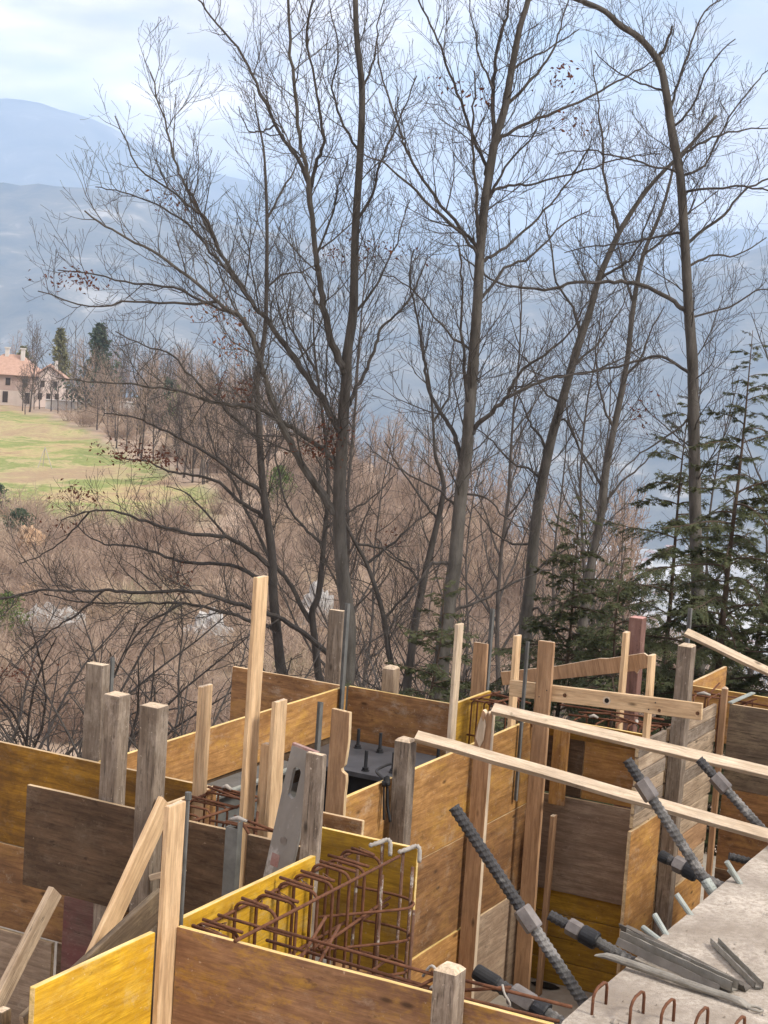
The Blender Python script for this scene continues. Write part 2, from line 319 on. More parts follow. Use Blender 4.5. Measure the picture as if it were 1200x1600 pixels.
def build_ground():
    th = [-math.pi + i*(math.pi-0.36)/26 for i in range(26)] + [-0.36 + i*0.72/150 for i in range(150)] + [0.36 + i*(math.pi-0.36)/26 for i in range(26)]
    rr = []; r = 2.0
    while r < 12000: rr.append(r); r *= 1.052 if r > 30 else 1.12
    V = [(0, 0, -1.93)]; F = []; C = [(0, 0.3, 0)]
    na = len(th)
    for r in rr:
        for t in th:
            p = FH*(r*math.cos(t)) + RH*(r*math.sin(t)); z = ground_z(p.x, p.y); V.append((p.x, p.y, z))
            u = r*math.cos(t); b = math.tan(t) if abs(t) < 1.5 else 9
            n1 = noise.noise((p.x*0.03, p.y*0.03, 5)); n2 = noise.noise((p.x*0.06, p.y*0.06, 8))
            md = 0.0
            if abs(t) < 1.2 and u > 100:
                e0 = 160 + 22*n1; e1 = interp(b, MEADOW_TOP) + 14*n2; eb = -0.095 - 0.02*n1
                md = max(0, min(1, (u-e0)/10))*max(0, min(1, (e1-u)/8))*max(0, min(1, (eb-b)/0.012))
            va = 1.0 if z < -300 else max(0, min(1, (-z-60)/200))
            er = max(0, min(1, (n2+0.25)*1.6))
            C.append((md, er, va))
    for i in range(na): F.append((0, 1+(i+1) % na, 1+i))
    for k in range(len(rr)-1):
        o = 1+k*na
        for i in range(na):
            j = (i+1) % na; F.append((o+i, o+j, o+na+j, o+na+i))
    m, n, b = mat_base('hillside_ground', 0.95)
    at = N(n, 'ShaderNodeAttribute', attribute_name='cover'); sp = N(n, 'ShaderNodeSeparateColor'); n.links.new(at.outputs['Color'], sp.inputs[0])
    v = coords(n, (1, 1, 1), 0)
    litter = ramp(n, noise_tex(n, v, 0.35, 8, 0.7), [(0.3, (0.25, 0.18, 0.13)), (0.7, (0.46, 0.36, 0.27))])
    earth = ramp(n, noise_tex(n, v, 0.2, 7, 0.7), [(0.3, (0.40, 0.24, 0.13)), (0.7, (0.42, 0.33, 0.22))])
    grass = ramp(n, noise_tex(n, v, 0.05, 9, 0.72, 0.4), [(0.36, (0.30, 0.20, 0.12)), (0.43, (0.42, 0.34, 0.17)), (0.48, (0.27, 0.29, 0.10)), (0.53, (0.19, 0.235, 0.07)), (0.56, (0.40, 0.35, 0.17)), (0.64, (0.34, 0.25, 0.15))])
    grass = mixc(n, 0.6, grass, ramp(n, noise_tex(n, v, 1.6, 6, 0.75), [(0.35, g(0.6)), (0.6, g(1.1))]), 'MULTIPLY')
    vo = N(n, 'ShaderNodeTexVoronoi'); vo.inputs['Scale'].default_value = 0.011; n.links.new(v, vo.inputs['Vector'])
    vg = N(n, 'ShaderNodeRGBToBW'); n.links.new(vo.outputs['Color'], vg.inputs[0])
    vall = mixc(n, 0.6, ramp(n, noise_tex(n, v, 0.004, 8, 0.7), [(0.35, (0.20, 0.20, 0.15)), (0.5, (0.42, 0.40, 0.35)), (0.62, (0.62, 0.60, 0.56))]), ramp(n, vg.outputs[0], [(0.2, g(0.5)), (0.7, g(1))]), 'MULTIPLY')
    c = mixc(n, ramp(n, noise_tex(n, v, 0.09, 6, 0.7), [(0.52, g(0)), (0.68, g(0.8))]), litter, earth)
    c = mixc(n, sp.outputs[0], c, grass); c = mixc(n, sp.outputs[2], c, vall)
    n.links.new(c, b.inputs['Base Color']); bump(n, b, noise_tex(n, v, 3.0, 6, 0.7), 0.5, 0.1)
    me = make_mesh('ground', V, F, [m], None, True)
    ca = me.color_attributes.new('cover', 'FLOAT_COLOR', 'POINT')
    ca.data.foreach_set('color', [x for q in C for x in (*q, 1.0)])
    return struct(link('ground', me))
build_ground()

def mountain_mat(name, c1, c2, c3, sc):
    m, n, b = mat_base(name, 0.95)
    v = coords(n, (1, 1, 1.6), 0)
    col = ramp(n, noise_tex(n, v, sc, 9, 0.68, 0.4), [(0.32, c1), (0.58, c2), (0.74, c3)])
    n.links.new(col, b.inputs['Base Color']); return m
def mountain(name, dist, prof, base, depth, seed, mat, rough=0.16):
    V = []; F = []
    lo, hi = prof[0][0], prof[-1][0]; nb, nr = 150, 40
    for i in range(nb+1):
        b = lo + (hi-lo)*i/nb; h = interp(b, prof)*dist + CAM_Z - base
        for k in range(nr+1):
            t = k/nr; q = -1 + 2.0*t
            u = dist + q*depth + (dist*0.05)*noise.noise((b*9, seed, 2.0))
            s = 1-abs(q)
            p = uv_pt(u, b)
            prf = s**0.9
            n1 = noise.fractal((p.x*0.0011, p.y*0.0011, seed), 0.9, 2.1, 6)
            rdg = noise.fractal((b*14, q*1.2, seed+4), 0.9, 2.1, 5)
            z = base - 12 + (h+12)*prf*(1 + rough*n1*(1-s)*1.6 + rough*0.8*rdg*min(1, 3*(1-s))) + h*0.025*n1 + h*0.012*noise.fractal((b*60, q*3, seed), 0.9, 2.0, 4)
            V.append((p.x, p.y, max(z, base-20)))
    for i in range(nb):
        for k in range(nr):
            o = i*(nr+1)+k; F.append((o, o+nr+1, o+nr+2, o+1))
    return struct(link(name, make_mesh(name, V, F, [mat], None, True)))
MM1 = mountain_mat('near_mountain_slope', (0.015, 0.02, 0.012), (0.13, 0.115, 0.075), (0.45, 0.41, 0.34), 0.006)
MM2 = mountain_mat('far_mountain_slope', (0.03, 0.04, 0.035), (0.14, 0.14, 0.12), (0.38, 0.37, 0.35), 0.003)
mountain('mountain', 5200, [(-0.75, 0.055), (-0.5, 0.085), (-0.32, 0.078), (-0.222, 0.0712), (-0.20, 0.0730), (-0.174, 0.0738), (-0.155, 0.0700), (-0.134, 0.0655), (-0.111, 0.0585), (-0.056, 0.0515), (0.0, 0.044), (0.074, 0.041), (0.148, 0.043), (0.185, 0.053), (0.222, 0.068), (0.3, 0.088), (0.5, 0.075), (0.75, 0.06)], -352, 2100, 3.0, MM1)
mountain('mountain', 9300, [(-0.75, 0.09), (-0.5, 0.11), (-0.222, 0.1175), (-0.185, 0.1125), (-0.165, 0.1055), (-0.143, 0.0955), (-0.111, 0.0835), (-0.06, 0.077), (0, 0.067), (0.1, 0.062), (0.222, 0.075), (0.4, 0.09), (0.75, 0.08)], -352, 2600, 11.0, MM2, 0.12)

def haze_box(lo, hi, density, color):
    x0, y0, z0 = lo; x1, y1, z1 = hi
    G = Geo(); G.box(lo, hi)
    m = bpy.data.materials.new('valley_haze'); m.use_nodes = True; n = m.node_tree; n.nodes.clear()
    o = n.nodes.new('ShaderNodeOutputMaterial'); p = n.nodes.new('ShaderNodeVolumePrincipled')
    p.inputs['Density'].default_value = density; p.inputs['Color'].default_value = (*color, 1); p.inputs['Anisotropy'].default_value = 0.0
    n.links.new(p.outputs[0], o.inputs['Volume'])
    ob = G.obj('haze', [m]); ob['kind'] = 'stuff'; return ob
haze_box((-12600, -12600, -375), (12600, 12600, 1200), 1.6e-4, (0.53, 0.725, 1.0))

# ------------------------------------------------------------------ valley town
def town():
    mw = simple('pale_render_wall', (0.62, 0.59, 0.54), (0.78, 0.76, 0.72), 0.05, 0.9, 0, 0)
    mr = simple('tile_roof', (0.30, 0.16, 0.11), (0.42, 0.27, 0.2), 0.05, 0.9, 0, 0)
    mg = simple('grey_roof', (0.42, 0.42, 0.42), (0.60, 0.60, 0.60), 0.05, 0.8, 0, 0)
    def house(w, d, h, rh, roof):
        G = Geo(); G.box((-w/2, -d/2, -2), (w/2, d/2, h))
        e = 0.6
        G.add([(-w/2-e, -d/2-e, h+0.01), (w/2+e, -d/2-e, h+0.01), (w/2+e, d/2+e, h+0.01), (-w/2-e, d/2+e, h+0.01), (-w/2-e, 0, h+rh), (w/2+e, 0, h+rh)],
              [(3, 2, 1, 0), (0, 1, 5, 4), (2, 3, 4, 5), (1, 2, 5), (3, 0, 4)], 1)
        return G.mesh('town_building', [mw, roof])
    kinds = [(house(16, 11, 8, 3, mr), 'pale town house with a red tiled roof down in the hazy valley', 'tiled houses in the valley town'),
             (house(34, 15, 13, 2.5, mg), 'long pale apartment block with a grey roof in the hazy valley', 'apartment blocks in the valley town'),
             (house(70, 36, 9, 2, mg), 'wide white industrial hall with a light roof on the valley floor', 'halls in the valley town')]
    rnd = random.Random(5)
    for i in range(190):
        k = rnd.choices((0, 1, 2), (5, 3, 2))[0]
        u = rnd.uniform(1900, 5200) if rnd.random() < 0.85 else rnd.uniform(1400, 1900)
        b = rnd.triangular(-0.06, 0.24, 0.17)
        p = uv_pt(u, b)
        o = link('town_building', kinds[k][0]); o.location = (p.x, p.y, ground_z(p.x, p.y)+1.5 if ground_z(p.x, p.y) < -345 else -350.5)
        o.rotation_euler = (0, 0, rnd.uniform(0, 3.1)); tag(o, kinds[k][1], 'building', kinds[k][2])
town()

# ------------------------------------------------------------------ trees
UP = Vector((0, 0, 1))
def perp_dir(t, rnd, ang):
    a = t.orthogonal().normalized(); b = t.cross(a); f = rnd.uniform(0, 2*math.pi)
    return (t*math.cos(ang) + (a*math.cos(f)+b*math.sin(f))*math.sin(ang)).normalized()
def shoot(p, d, length, n, rnd, up, wob):
    P = [p]; d = d.copy(); st = length/n
    for i in range(n):
        d = (d + UP*up + Vector((rnd.uniform(-1, 1), rnd.uniform(-1, 1), rnd.uniform(-1, 1)))*wob).normalized()
        P.append(P[-1] + d*st)
    return P
def sprout(G, P, rads, lvl, rnd, cfg):
    """children along the polyline P"""
    sp, kmax, start, rmin, up = cfg['sp'][lvl], cfg['len'][lvl], cfg['start'][lvl], cfg['rmin'], cfg['up']
    seg = [(P[i+1]-P[i]).length for i in range(len(P)-1)]; tot = sum(seg)
    s = tot*start + rnd.uniform(0, sp); side = rnd.random()*6.28
    while s < tot:
        acc = 0
        for i, l in enumerate(seg):
            if acc + l >= s: break
            acc += l
        f = (s-acc)/max(1e-6, seg[i]); p = P[i].lerp(P[i+1], f); t = (P[i+1]-P[i]).normalized(); r = rads[i]*(1-f)+rads[i+1]*f
        x = s/tot
        ln = kmax*rnd.uniform(0.45, 1.0)*min(1.0, 0.25+1.5*(1-x)) if lvl else min(kmax, 0.42*tot)*rnd.uniform(0.4, 1.0)*(1-0.6*x)
        d = perp_dir(t, rnd, rnd.uniform(0.55, 1.0))
        n = (5, 4, 3, 2)[lvl]
        Q = shoot(p, d, ln, n, rnd, up, 0.27)
        r0 = min(r*0.62, max(rmin*1.3, 0.0066*ln**0.8 + rmin)) ; r1 = rmin
        rr = [r0+(r1-r0)*j/n for j in range(n+1)]
        G.tube(Q, rr, (5, 4, 3, 3)[lvl], 0, False)
        if lvl+1 < cfg['lv'] and ln > 0.12: sprout(G, Q, rr, lvl+1, rnd, cfg)
        s += sp*rnd.uniform(0.6, 1.4)
def leaf_blade(G, p, size, rnd, m=0):
    d = Vector((rnd.uniform(-1, 1), rnd.uniform(-1, 1), rnd.uniform(-1.2, 0.4))).normalized(); a = d.orthogonal().normalized()
    a = (Matrix.Rotation(rnd.uniform(0, 6.28), 3, d) @ a); w = size*0.24; c = d.cross(a)*size*0.12
    G.add([tuple(p), tuple(p+d*size*0.5+a*w+c), tuple(p+d*size), tuple(p+d*size*0.5-a*w+c)], [(0, 1, 2, 3)], m)
NEAR = dict(sp=(0.165, 0.108, 0.074), len=(1.6, 0.62, 0.30), start=(0.08, 0.10, 0.08), rmin=0.0020, up=0.16, lv=3)
TREES = {
 't1': ([[(-8.06,14.97,-0.62),(-8.09,14.96,-0.3),(-8.15,14.92,0.08),(-8.2,14.9,0.46),(-8.23,14.88,0.93),(-8.23,14.88,1.28),(-8.24,14.88,1.73),(-8.23,14.88,2.05),(-8.24,14.88,2.28),(-8.21,14.89,2.65),(-8.22,14.89,2.98),(-8.24,14.88,3.54),(-8.24,14.88,4.22),(-8.26,14.87,4.82),(-8.34,14.83,5.36),(-8.39,14.8,6.02)],0.0945,0.0284], [
   [[(-8.23,14.88,2.05),(-8.27,14.83,2.16),(-8.36,14.73,2.43),(-8.4,14.66,2.67),(-8.43,14.58,2.96),(-8.45,14.52,3.2),(-8.48,14.4,3.67),(-8.5,14.33,3.97),(-8.54,14.26,4.2),(-8.57,14.14,4.66),(-8.59,14.02,5.16),(-8.58,13.88,5.83)],0.0536,0.0158],
   [[(-8.67,14.65,3.91),(-8.84,14.65,4.18),(-9.07,14.63,4.45),(-9.31,14.62,4.85),(-9.55,14.61,5.19),(-9.84,14.56,5.5),(-10.06,14.53,5.72)],0.0284,0.0101],
   [[(-8.65,14.66,3.82),(-8.55,14.61,4.12),(-8.48,14.58,4.3),(-8.49,14.47,4.58),(-8.5,14.37,4.84),(-8.52,14.21,5.25),(-8.38,14.11,5.7)],0.0252,0.0101],
   [[(-8.22,14.89,0.68),(-8.29,14.84,0.75),(-8.42,14.73,0.98),(-8.58,14.6,1.25),(-8.69,14.51,1.5),(-8.77,14.43,1.71),(-8.83,14.37,1.96),(-8.87,14.32,2.09),(-8.95,14.24,2.37),(-9.04,14.16,2.57),(-9.23,14.03,2.69),(-9.54,13.8,2.98),(-9.82,13.6,3.17),(-10.07,13.43,3.3),(-10.29,13.26,3.46)],0.0567,0.0101],
   [[(-8.26,14.87,1.48),(-8.29,14.87,1.56),(-8.47,14.85,1.81),(-8.68,14.81,2.07),(-8.84,14.78,2.26),(-9.07,14.74,2.53),(-9.22,14.71,2.67),(-9.44,14.67,2.95),(-9.66,14.63,3.25),(-9.85,14.61,3.53),(-10.02,14.59,3.81),(-10.17,14.57,4.03),(-10.36,14.58,4.5),(-10.55,14.58,4.97)],0.0504,0.0095],
   [[(-8.24,14.88,1.13),(-8.3,14.86,1.21),(-8.41,14.82,1.31),(-8.63,14.73,1.47),(-8.89,14.64,1.61),(-9.08,14.56,1.68),(-9.35,14.45,1.7),(-9.56,14.37,1.73),(-9.66,14.33,1.77),(-9.97,14.21,1.81),(-10.23,14.1,1.83),(-10.57,13.96,1.83),(-10.91,13.83,1.83)],0.041,0.0082],
   [[(-8.23,14.88,1.73),(-8.2,14.94,1.83),(-8.17,15.04,2.01),(-8.13,15.14,2.2),(-8.11,15.24,2.43),(-8.09,15.32,2.58),(-7.99,15.45,2.74),(-7.9,15.6,2.98),(-7.87,15.75,3.31)],0.0315,0.0082],
   [[(-9.42,14.27,3.23),(-9.5,14.19,3.47),(-9.63,14.1,3.58),(-9.79,13.99,3.72),(-10.08,13.8,3.93),(-10.26,13.64,4.4)],0.0227,0.0076],
   [[(-9.06,14.45,2.67),(-9.32,14.44,2.94),(-9.59,14.41,3.18),(-9.89,14.38,3.45),(-10.21,14.33,3.62),(-10.59,14.25,3.73),(-10.87,14.19,3.78)],0.0221,0.0076],
   [[(-9.18,14.39,2.57),(-9.48,14.3,2.66),(-9.87,14.19,2.81),(-10.25,14.08,2.83),(-10.64,13.96,2.88),(-11.03,13.85,2.92)],0.0221,0.0076],
   [[(-9.39,14.28,2.7),(-9.61,14.06,2.66),(-9.97,13.7,2.65),(-10.27,13.4,2.57),(-10.61,13.05,2.68)],0.0202,0.0069],
   [[(-8.24,14.88,3.54),(-8.17,15.03,3.86),(-8.14,15.18,4.25),(-8.08,15.32,4.58),(-8.01,15.51,5.05)],0.0221,0.0082],
   [[(-8.24,14.88,4.22),(-8.41,14.85,4.46),(-8.58,14.85,4.82),(-8.58,14.93,5.2),(-8.73,14.95,5.64)],0.0189,0.0076],
   [[(-8.56,14.71,3.21),(-8.51,14.89,3.66),(-8.51,14.98,3.91),(-8.48,15.08,4.18)],0.0158,0.0069],
   [[(-8.98,14.49,4.44),(-9.11,14.46,4.37),(-9.26,14.41,4.39),(-9.37,14.41,4.61)],0.0126,0.0063],
   [[(-8.26,14.87,4.82),(-8.2,14.97,5.14),(-8.22,15.03,5.46),(-8.2,15.13,5.84)],0.0158,0.0063],
   [[(-8.21,14.89,2.65),(-8.09,15.14,3.0),(-8.03,15.36,3.4),(-8.02,15.57,3.86)],0.0189,0.0069],
 ]),
 't1b': ([[(-8.2,16.25,-1.16),(-8.25,16.22,-0.84),(-8.31,16.19,-0.52),(-8.39,16.15,-0.25),(-8.51,16.09,0.06),(-8.62,16.03,0.26),(-8.73,15.98,0.46),(-8.84,15.92,0.72),(-8.97,15.85,1.02),(-9.11,15.78,1.25)],0.0472,0.0067], [
   [[(-8.51,16.09,0.06),(-8.39,16.23,0.2),(-8.23,16.42,0.42),(-8.07,16.61,0.63),(-7.98,16.72,0.77)],0.0216,0.0081],
   [[(-8.31,16.19,-0.52),(-8.19,16.31,-0.33),(-8.03,16.47,-0.08),(-7.88,16.61,0.1)],0.0202,0.0081],
   [[(-8.62,16.03,0.26),(-8.41,16.12,0.25),(-8.21,16.19,0.16),(-8.01,16.27,0.04)],0.0202,0.0081],
 ]),
 't0': ([[(-9.63,16.41,-1.47),(-9.67,16.39,-1.26),(-9.73,16.36,-0.85),(-9.78,16.33,-0.49),(-9.82,16.31,-0.02),(-9.88,16.28,0.33),(-9.94,16.25,0.66),(-9.99,16.22,1.07),(-10.03,16.2,1.48),(-10.07,16.18,1.88),(-10.04,16.2,2.2),(-10.02,16.21,2.5),(-10.03,16.2,2.91),(-10.06,16.18,3.6),(-10.1,16.16,4.08),(-10.14,16.14,4.42),(-10.22,16.1,4.75),(-10.27,16.08,5.02)],0.0775,0.0063], [
   [[(-9.81,16.31,-0.15),(-9.88,16.26,-0.1),(-10.04,16.14,0.04),(-10.23,15.99,0.16),(-10.54,15.77,0.17),(-10.83,15.55,0.25),(-11.05,15.39,0.32),(-11.24,15.25,0.38),(-11.44,15.11,0.36),(-11.68,14.92,0.26)],0.0423,0.0092],
   [[(-9.79,16.33,-0.36),(-10.01,16.27,-0.28),(-10.28,16.19,-0.18),(-10.71,16.06,-0.2),(-11.0,15.98,-0.16),(-11.2,15.92,-0.1),(-11.54,15.82,-0.07),(-11.77,15.75,-0.06),(-12.12,15.66,0.14)],0.0352,0.0085],
   [[(-9.2,16.63,-1.09),(-9.47,16.4,-0.82),(-9.73,16.17,-0.65),(-9.96,15.99,-0.57),(-10.22,15.78,-0.49),(-10.41,15.62,-0.44),(-10.91,15.21,-0.47),(-11.13,15.03,-0.46),(-11.41,14.8,-0.48),(-11.66,14.59,-0.48),(-11.97,14.33,-0.59),(-12.17,14.16,-0.66)],0.0387,0.0113],
   [[(-9.72,16.36,-0.86),(-10.02,16.28,-0.79),(-10.33,16.19,-0.72),(-10.79,16.05,-0.67),(-11.17,15.94,-0.7),(-11.85,15.74,-0.77),(-12.37,15.58,-0.73)],0.0317,0.0092],
   [[(-9.88,16.28,0.3),(-9.95,16.27,0.4),(-10.21,16.18,0.55),(-10.44,16.11,0.73),(-10.74,16.01,0.79),(-11.0,15.92,0.82),(-11.27,15.83,0.91),(-11.51,15.74,0.92)],0.0352,0.0085],
   [[(-9.94,16.25,0.63),(-9.99,16.2,0.7),(-10.17,16.04,0.85),(-10.35,15.89,1.01),(-10.57,15.69,1.17),(-10.83,15.48,1.31),(-11.04,15.31,1.42),(-11.3,15.09,1.45)],0.0352,0.0085],
   [[(-10.01,16.21,1.23),(-10.05,16.2,1.26),(-10.31,16.16,1.46),(-10.54,16.12,1.64),(-10.85,16.06,1.87),(-11.09,16.02,2.09),(-11.43,15.94,2.19),(-11.78,15.86,2.31)],0.0317,0.0077],
   [[(-10.04,16.2,2.14),(-10.18,16.22,2.41),(-10.4,16.2,2.61),(-10.6,16.22,2.95),(-10.76,16.24,3.23)],0.0211,0.007],
   [[(-10.03,16.2,2.91),(-9.91,16.31,3.06),(-9.75,16.44,3.11),(-9.6,16.58,3.23)],0.0176,0.007],
   [[(-10.06,16.19,3.67),(-9.97,16.3,3.96),(-9.87,16.43,4.28),(-9.82,16.52,4.54)],0.0176,0.007],
   [[(-10.28,16.07,0.15),(-10.54,16.02,0.4),(-10.78,15.96,0.59),(-11.0,15.9,0.64)],0.0183,0.007],
   [[(-10.67,15.87,-0.63),(-10.88,15.68,-0.8),(-11.03,15.54,-0.98),(-11.11,15.44,-1.2),(-11.16,15.35,-1.48)],0.0197,0.0077],
   [[(-11.64,15.37,0.32),(-11.77,15.27,0.1),(-11.9,15.17,-0.06),(-12.07,15.06,-0.21),(-12.24,14.94,-0.29)],0.0141,0.007],
   [[(-11.45,15.46,-0.54),(-11.74,15.36,-0.84),(-12.0,15.26,-1.05),(-12.27,15.17,-1.33),(-12.41,15.12,-1.53)],0.0169,0.007],
 ]),
 't2': ([[(-9.99,17.91,-1.8),(-10.02,17.89,-1.63),(-10.08,17.86,-1.22),(-10.13,17.84,-0.88),(-10.08,17.87,-0.69),(-10.06,17.88,-0.3),(-10.05,17.88,0.13),(-10.04,17.89,0.59),(-10.09,17.86,1.1),(-10.16,17.82,1.55),(-10.24,17.78,2.0),(-10.3,17.75,2.45),(-10.32,17.74,2.98)],0.0684,0.0076], [
   [[(-10.11,17.85,-1.02),(-10.19,17.82,-0.94),(-10.38,17.77,-0.6),(-10.57,17.7,-0.38),(-10.76,17.64,-0.11),(-10.98,17.58,0.26),(-11.2,17.52,0.7),(-11.4,17.45,0.99),(-11.55,17.42,1.37)],0.0456,0.0122],
   [[(-10.06,17.88,-0.05),(-10.26,17.83,0.09),(-10.47,17.78,0.3),(-10.63,17.78,0.59),(-10.77,17.81,1.04),(-10.77,17.91,1.51)],0.0266,0.0091],
   [[(-10.24,17.78,2.0),(-10.46,17.75,2.29),(-10.65,17.73,2.58),(-10.67,17.8,2.96)],0.0228,0.0091],
   [[(-10.05,17.88,0.13),(-9.89,18.07,0.34),(-9.68,18.3,0.51),(-9.48,18.55,0.83)],0.0228,0.0084],
 ]),
 't3': ([[(-6.8,14.5,-0.53),(-6.79,14.5,-0.3),(-6.78,14.51,-0.01),(-6.75,14.52,0.4),(-6.75,14.53,0.7),(-6.74,14.53,1.14),(-6.72,14.54,1.44),(-6.72,14.54,1.69),(-6.72,14.54,2.04),(-6.72,14.54,2.39),(-6.72,14.54,2.83),(-6.73,14.54,3.27),(-6.72,14.54,3.7),(-6.7,14.55,3.99),(-6.67,14.57,4.34),(-6.61,14.6,4.63),(-6.58,14.61,4.95),(-6.54,14.63,5.32),(-6.49,14.66,5.58),(-6.44,14.68,6.03)],0.089,0.0267], [
   [[(-6.67,14.56,4.28),(-6.7,14.58,4.43),(-6.76,14.63,4.78),(-6.78,14.7,5.14),(-6.75,14.78,5.47),(-6.76,14.86,5.86)],0.0326,0.0119],
   [[(-6.75,14.52,3.43),(-6.75,14.48,3.55),(-6.74,14.39,3.83),(-6.75,14.24,4.24),(-6.71,14.14,4.56),(-6.68,14.05,4.86)],0.0267,0.0089],
   [[(-6.73,14.54,3.27),(-6.8,14.53,3.39),(-6.88,14.51,3.46),(-7.12,14.46,3.71),(-7.38,14.42,4.02),(-7.51,14.4,4.22),(-7.58,14.41,4.4),(-7.69,14.4,4.63),(-7.81,14.4,4.9),(-7.89,14.43,5.22)],0.0267,0.0083],
   [[(-6.73,14.53,3.21),(-6.8,14.46,3.37),(-7.08,14.2,3.66),(-7.3,14.01,3.89),(-7.44,13.88,4.02),(-7.62,13.73,4.08)],0.0237,0.0077],
   [[(-6.7,14.55,3.91),(-6.76,14.58,4.07),(-6.92,14.62,4.35),(-7.09,14.66,4.67),(-7.3,14.7,5.03),(-7.45,14.74,5.33),(-7.65,14.76,5.63),(-7.75,14.8,5.88)],0.0267,0.0095],
   [[(-6.67,14.56,4.24),(-6.62,14.61,4.35),(-6.45,14.77,4.51),(-6.15,15.01,4.68),(-5.88,15.24,4.9),(-5.68,15.41,5.06),(-5.56,15.51,5.17)],0.0249,0.0077],
   [[(-6.72,14.54,3.74),(-6.62,14.55,3.87),(-6.46,14.6,3.92),(-6.26,14.65,3.95),(-5.88,14.76,4.08),(-5.5,14.86,4.21),(-5.23,14.93,4.26)],0.0214,0.0071],
   [[(-6.72,14.54,3.2),(-6.66,14.61,3.27),(-6.52,14.76,3.41),(-6.36,14.95,3.66),(-6.21,15.15,3.95),(-6.07,15.37,4.36)],0.0237,0.0077],
   [[(-6.73,14.54,1.56),(-6.68,14.54,1.65),(-6.55,14.56,1.8),(-6.39,14.59,1.98),(-6.33,14.59,2.11),(-6.24,14.6,2.27),(-6.06,14.63,2.41),(-5.85,14.68,2.62),(-5.69,14.68,2.92)],0.0356,0.0083],
   [[(-6.44,14.69,1.98),(-6.26,14.81,2.1),(-6.1,14.91,2.19),(-5.91,15.03,2.24),(-5.65,15.21,2.35),(-5.41,15.37,2.52)],0.0214,0.0071],
   [[(-6.72,14.54,1.25),(-6.84,14.56,1.55),(-6.97,14.56,1.74),(-7.12,14.55,1.94),(-7.2,14.57,2.13),(-7.27,14.6,2.35),(-7.37,14.63,2.65),(-7.5,14.66,3.0),(-7.52,14.73,3.31)],0.0326,0.0083],
   [[(-6.71,14.54,1.85),(-6.73,14.44,2.09),(-6.72,14.35,2.32),(-6.72,14.21,2.67),(-6.68,14.09,3.01),(-6.68,13.95,3.34)],0.0267,0.0089],
   [[(-6.75,14.52,-0.08),(-6.72,14.56,-0.03),(-6.59,14.66,0.04),(-6.44,14.79,0.14),(-6.32,14.9,0.25),(-6.18,15.01,0.32),(-5.99,15.17,0.42)],0.0267,0.0083],
   [[(-6.78,14.51,0.41),(-6.92,14.41,0.4),(-7.0,14.36,0.26),(-7.07,14.3,0.09),(-7.17,14.22,-0.11),(-7.23,14.17,-0.25)],0.0237,0.0083],
   [[(-6.61,14.6,4.63),(-6.46,14.79,4.89),(-6.35,14.94,5.17),(-6.31,15.07,5.48),(-6.31,15.17,5.79)],0.0208,0.0071],
   [[(-6.58,14.61,4.95),(-6.46,14.75,5.08),(-6.29,14.92,5.23),(-6.14,15.08,5.39)],0.0154,0.0065],
   [[(-6.72,14.54,3.7),(-6.54,14.54,4.08),(-6.32,14.57,4.34),(-6.21,14.55,4.65)],0.0178,0.0065],
   [[(-6.72,14.54,2.83),(-6.56,14.76,3.17),(-6.39,14.94,3.31),(-6.19,15.18,3.63),(-6.02,15.36,3.77)],0.0202,0.0071],
   [[(-6.72,14.54,2.39),(-6.97,14.48,2.55),(-7.23,14.43,2.83),(-7.42,14.38,2.99),(-7.6,14.33,3.04)],0.0178,0.0065],
   [[(-6.74,14.53,1.08),(-6.51,14.59,1.04),(-6.32,14.63,0.88),(-6.08,14.7,0.78)],0.0166,0.0065],
   [[(-6.74,14.53,0.9),(-6.93,14.51,1.06),(-7.26,14.46,1.21),(-7.51,14.42,1.31),(-7.72,14.4,1.47)],0.0166,0.0065],
   [[(-6.72,14.54,4.77),(-6.88,14.56,5.06),(-6.99,14.6,5.35),(-7.1,14.64,5.65)],0.0154,0.0065],
 ]),
 't3b': ([[(-7.96,16.15,-1.21),(-7.95,16.15,-0.99),(-7.92,16.17,-0.46),(-7.88,16.19,-0.12),(-7.85,16.2,0.11),(-7.8,16.23,0.46),(-7.76,16.25,0.75),(-7.75,16.26,0.95),(-7.79,16.24,1.12),(-7.84,16.21,1.25),(-7.87,16.2,1.42),(-7.91,16.18,1.77),(-7.96,16.15,2.08),(-8.04,16.11,2.4)],0.0601,0.0067], [
   [[(-7.88,16.19,-0.12),(-8.03,16.16,0.05),(-8.24,16.11,0.16),(-8.4,16.08,0.35)],0.02,0.008],
   [[(-7.78,16.24,0.6),(-7.96,16.21,0.8),(-8.19,16.17,1.05),(-8.42,16.13,1.37)],0.02,0.008],
   [[(-7.89,16.19,1.62),(-7.79,16.3,1.89),(-7.82,16.37,2.22),(-7.82,16.44,2.56)],0.0174,0.0073],
 ]),
 't4': ([[(-7.27,17.63,-0.86),(-7.28,17.63,-0.6),(-7.27,17.63,-0.42),(-7.26,17.64,-0.06),(-7.26,17.64,0.3),(-7.24,17.65,0.78),(-7.2,17.67,1.19),(-7.15,17.7,1.57),(-7.09,17.72,1.86),(-7.02,17.76,2.26),(-6.95,17.8,2.62),(-6.89,17.83,2.87),(-6.83,17.86,3.22),(-6.75,17.9,3.5),(-6.65,17.95,3.79),(-6.52,18.02,4.07),(-6.35,18.11,4.36),(-6.04,18.27,4.76),(-5.82,18.38,5.08)],0.0916,0.0176], [
   [[(-6.66,17.95,3.77),(-6.78,17.95,4.06),(-6.89,17.96,4.33),(-6.98,18.02,4.79),(-7.06,18.05,5.14),(-7.19,18.09,5.59)],0.0282,0.0092],
   [[(-7.22,17.66,1.01),(-7.35,17.63,1.11),(-7.56,17.57,1.18),(-7.79,17.52,1.39),(-7.97,17.48,1.52)],0.0247,0.0085],
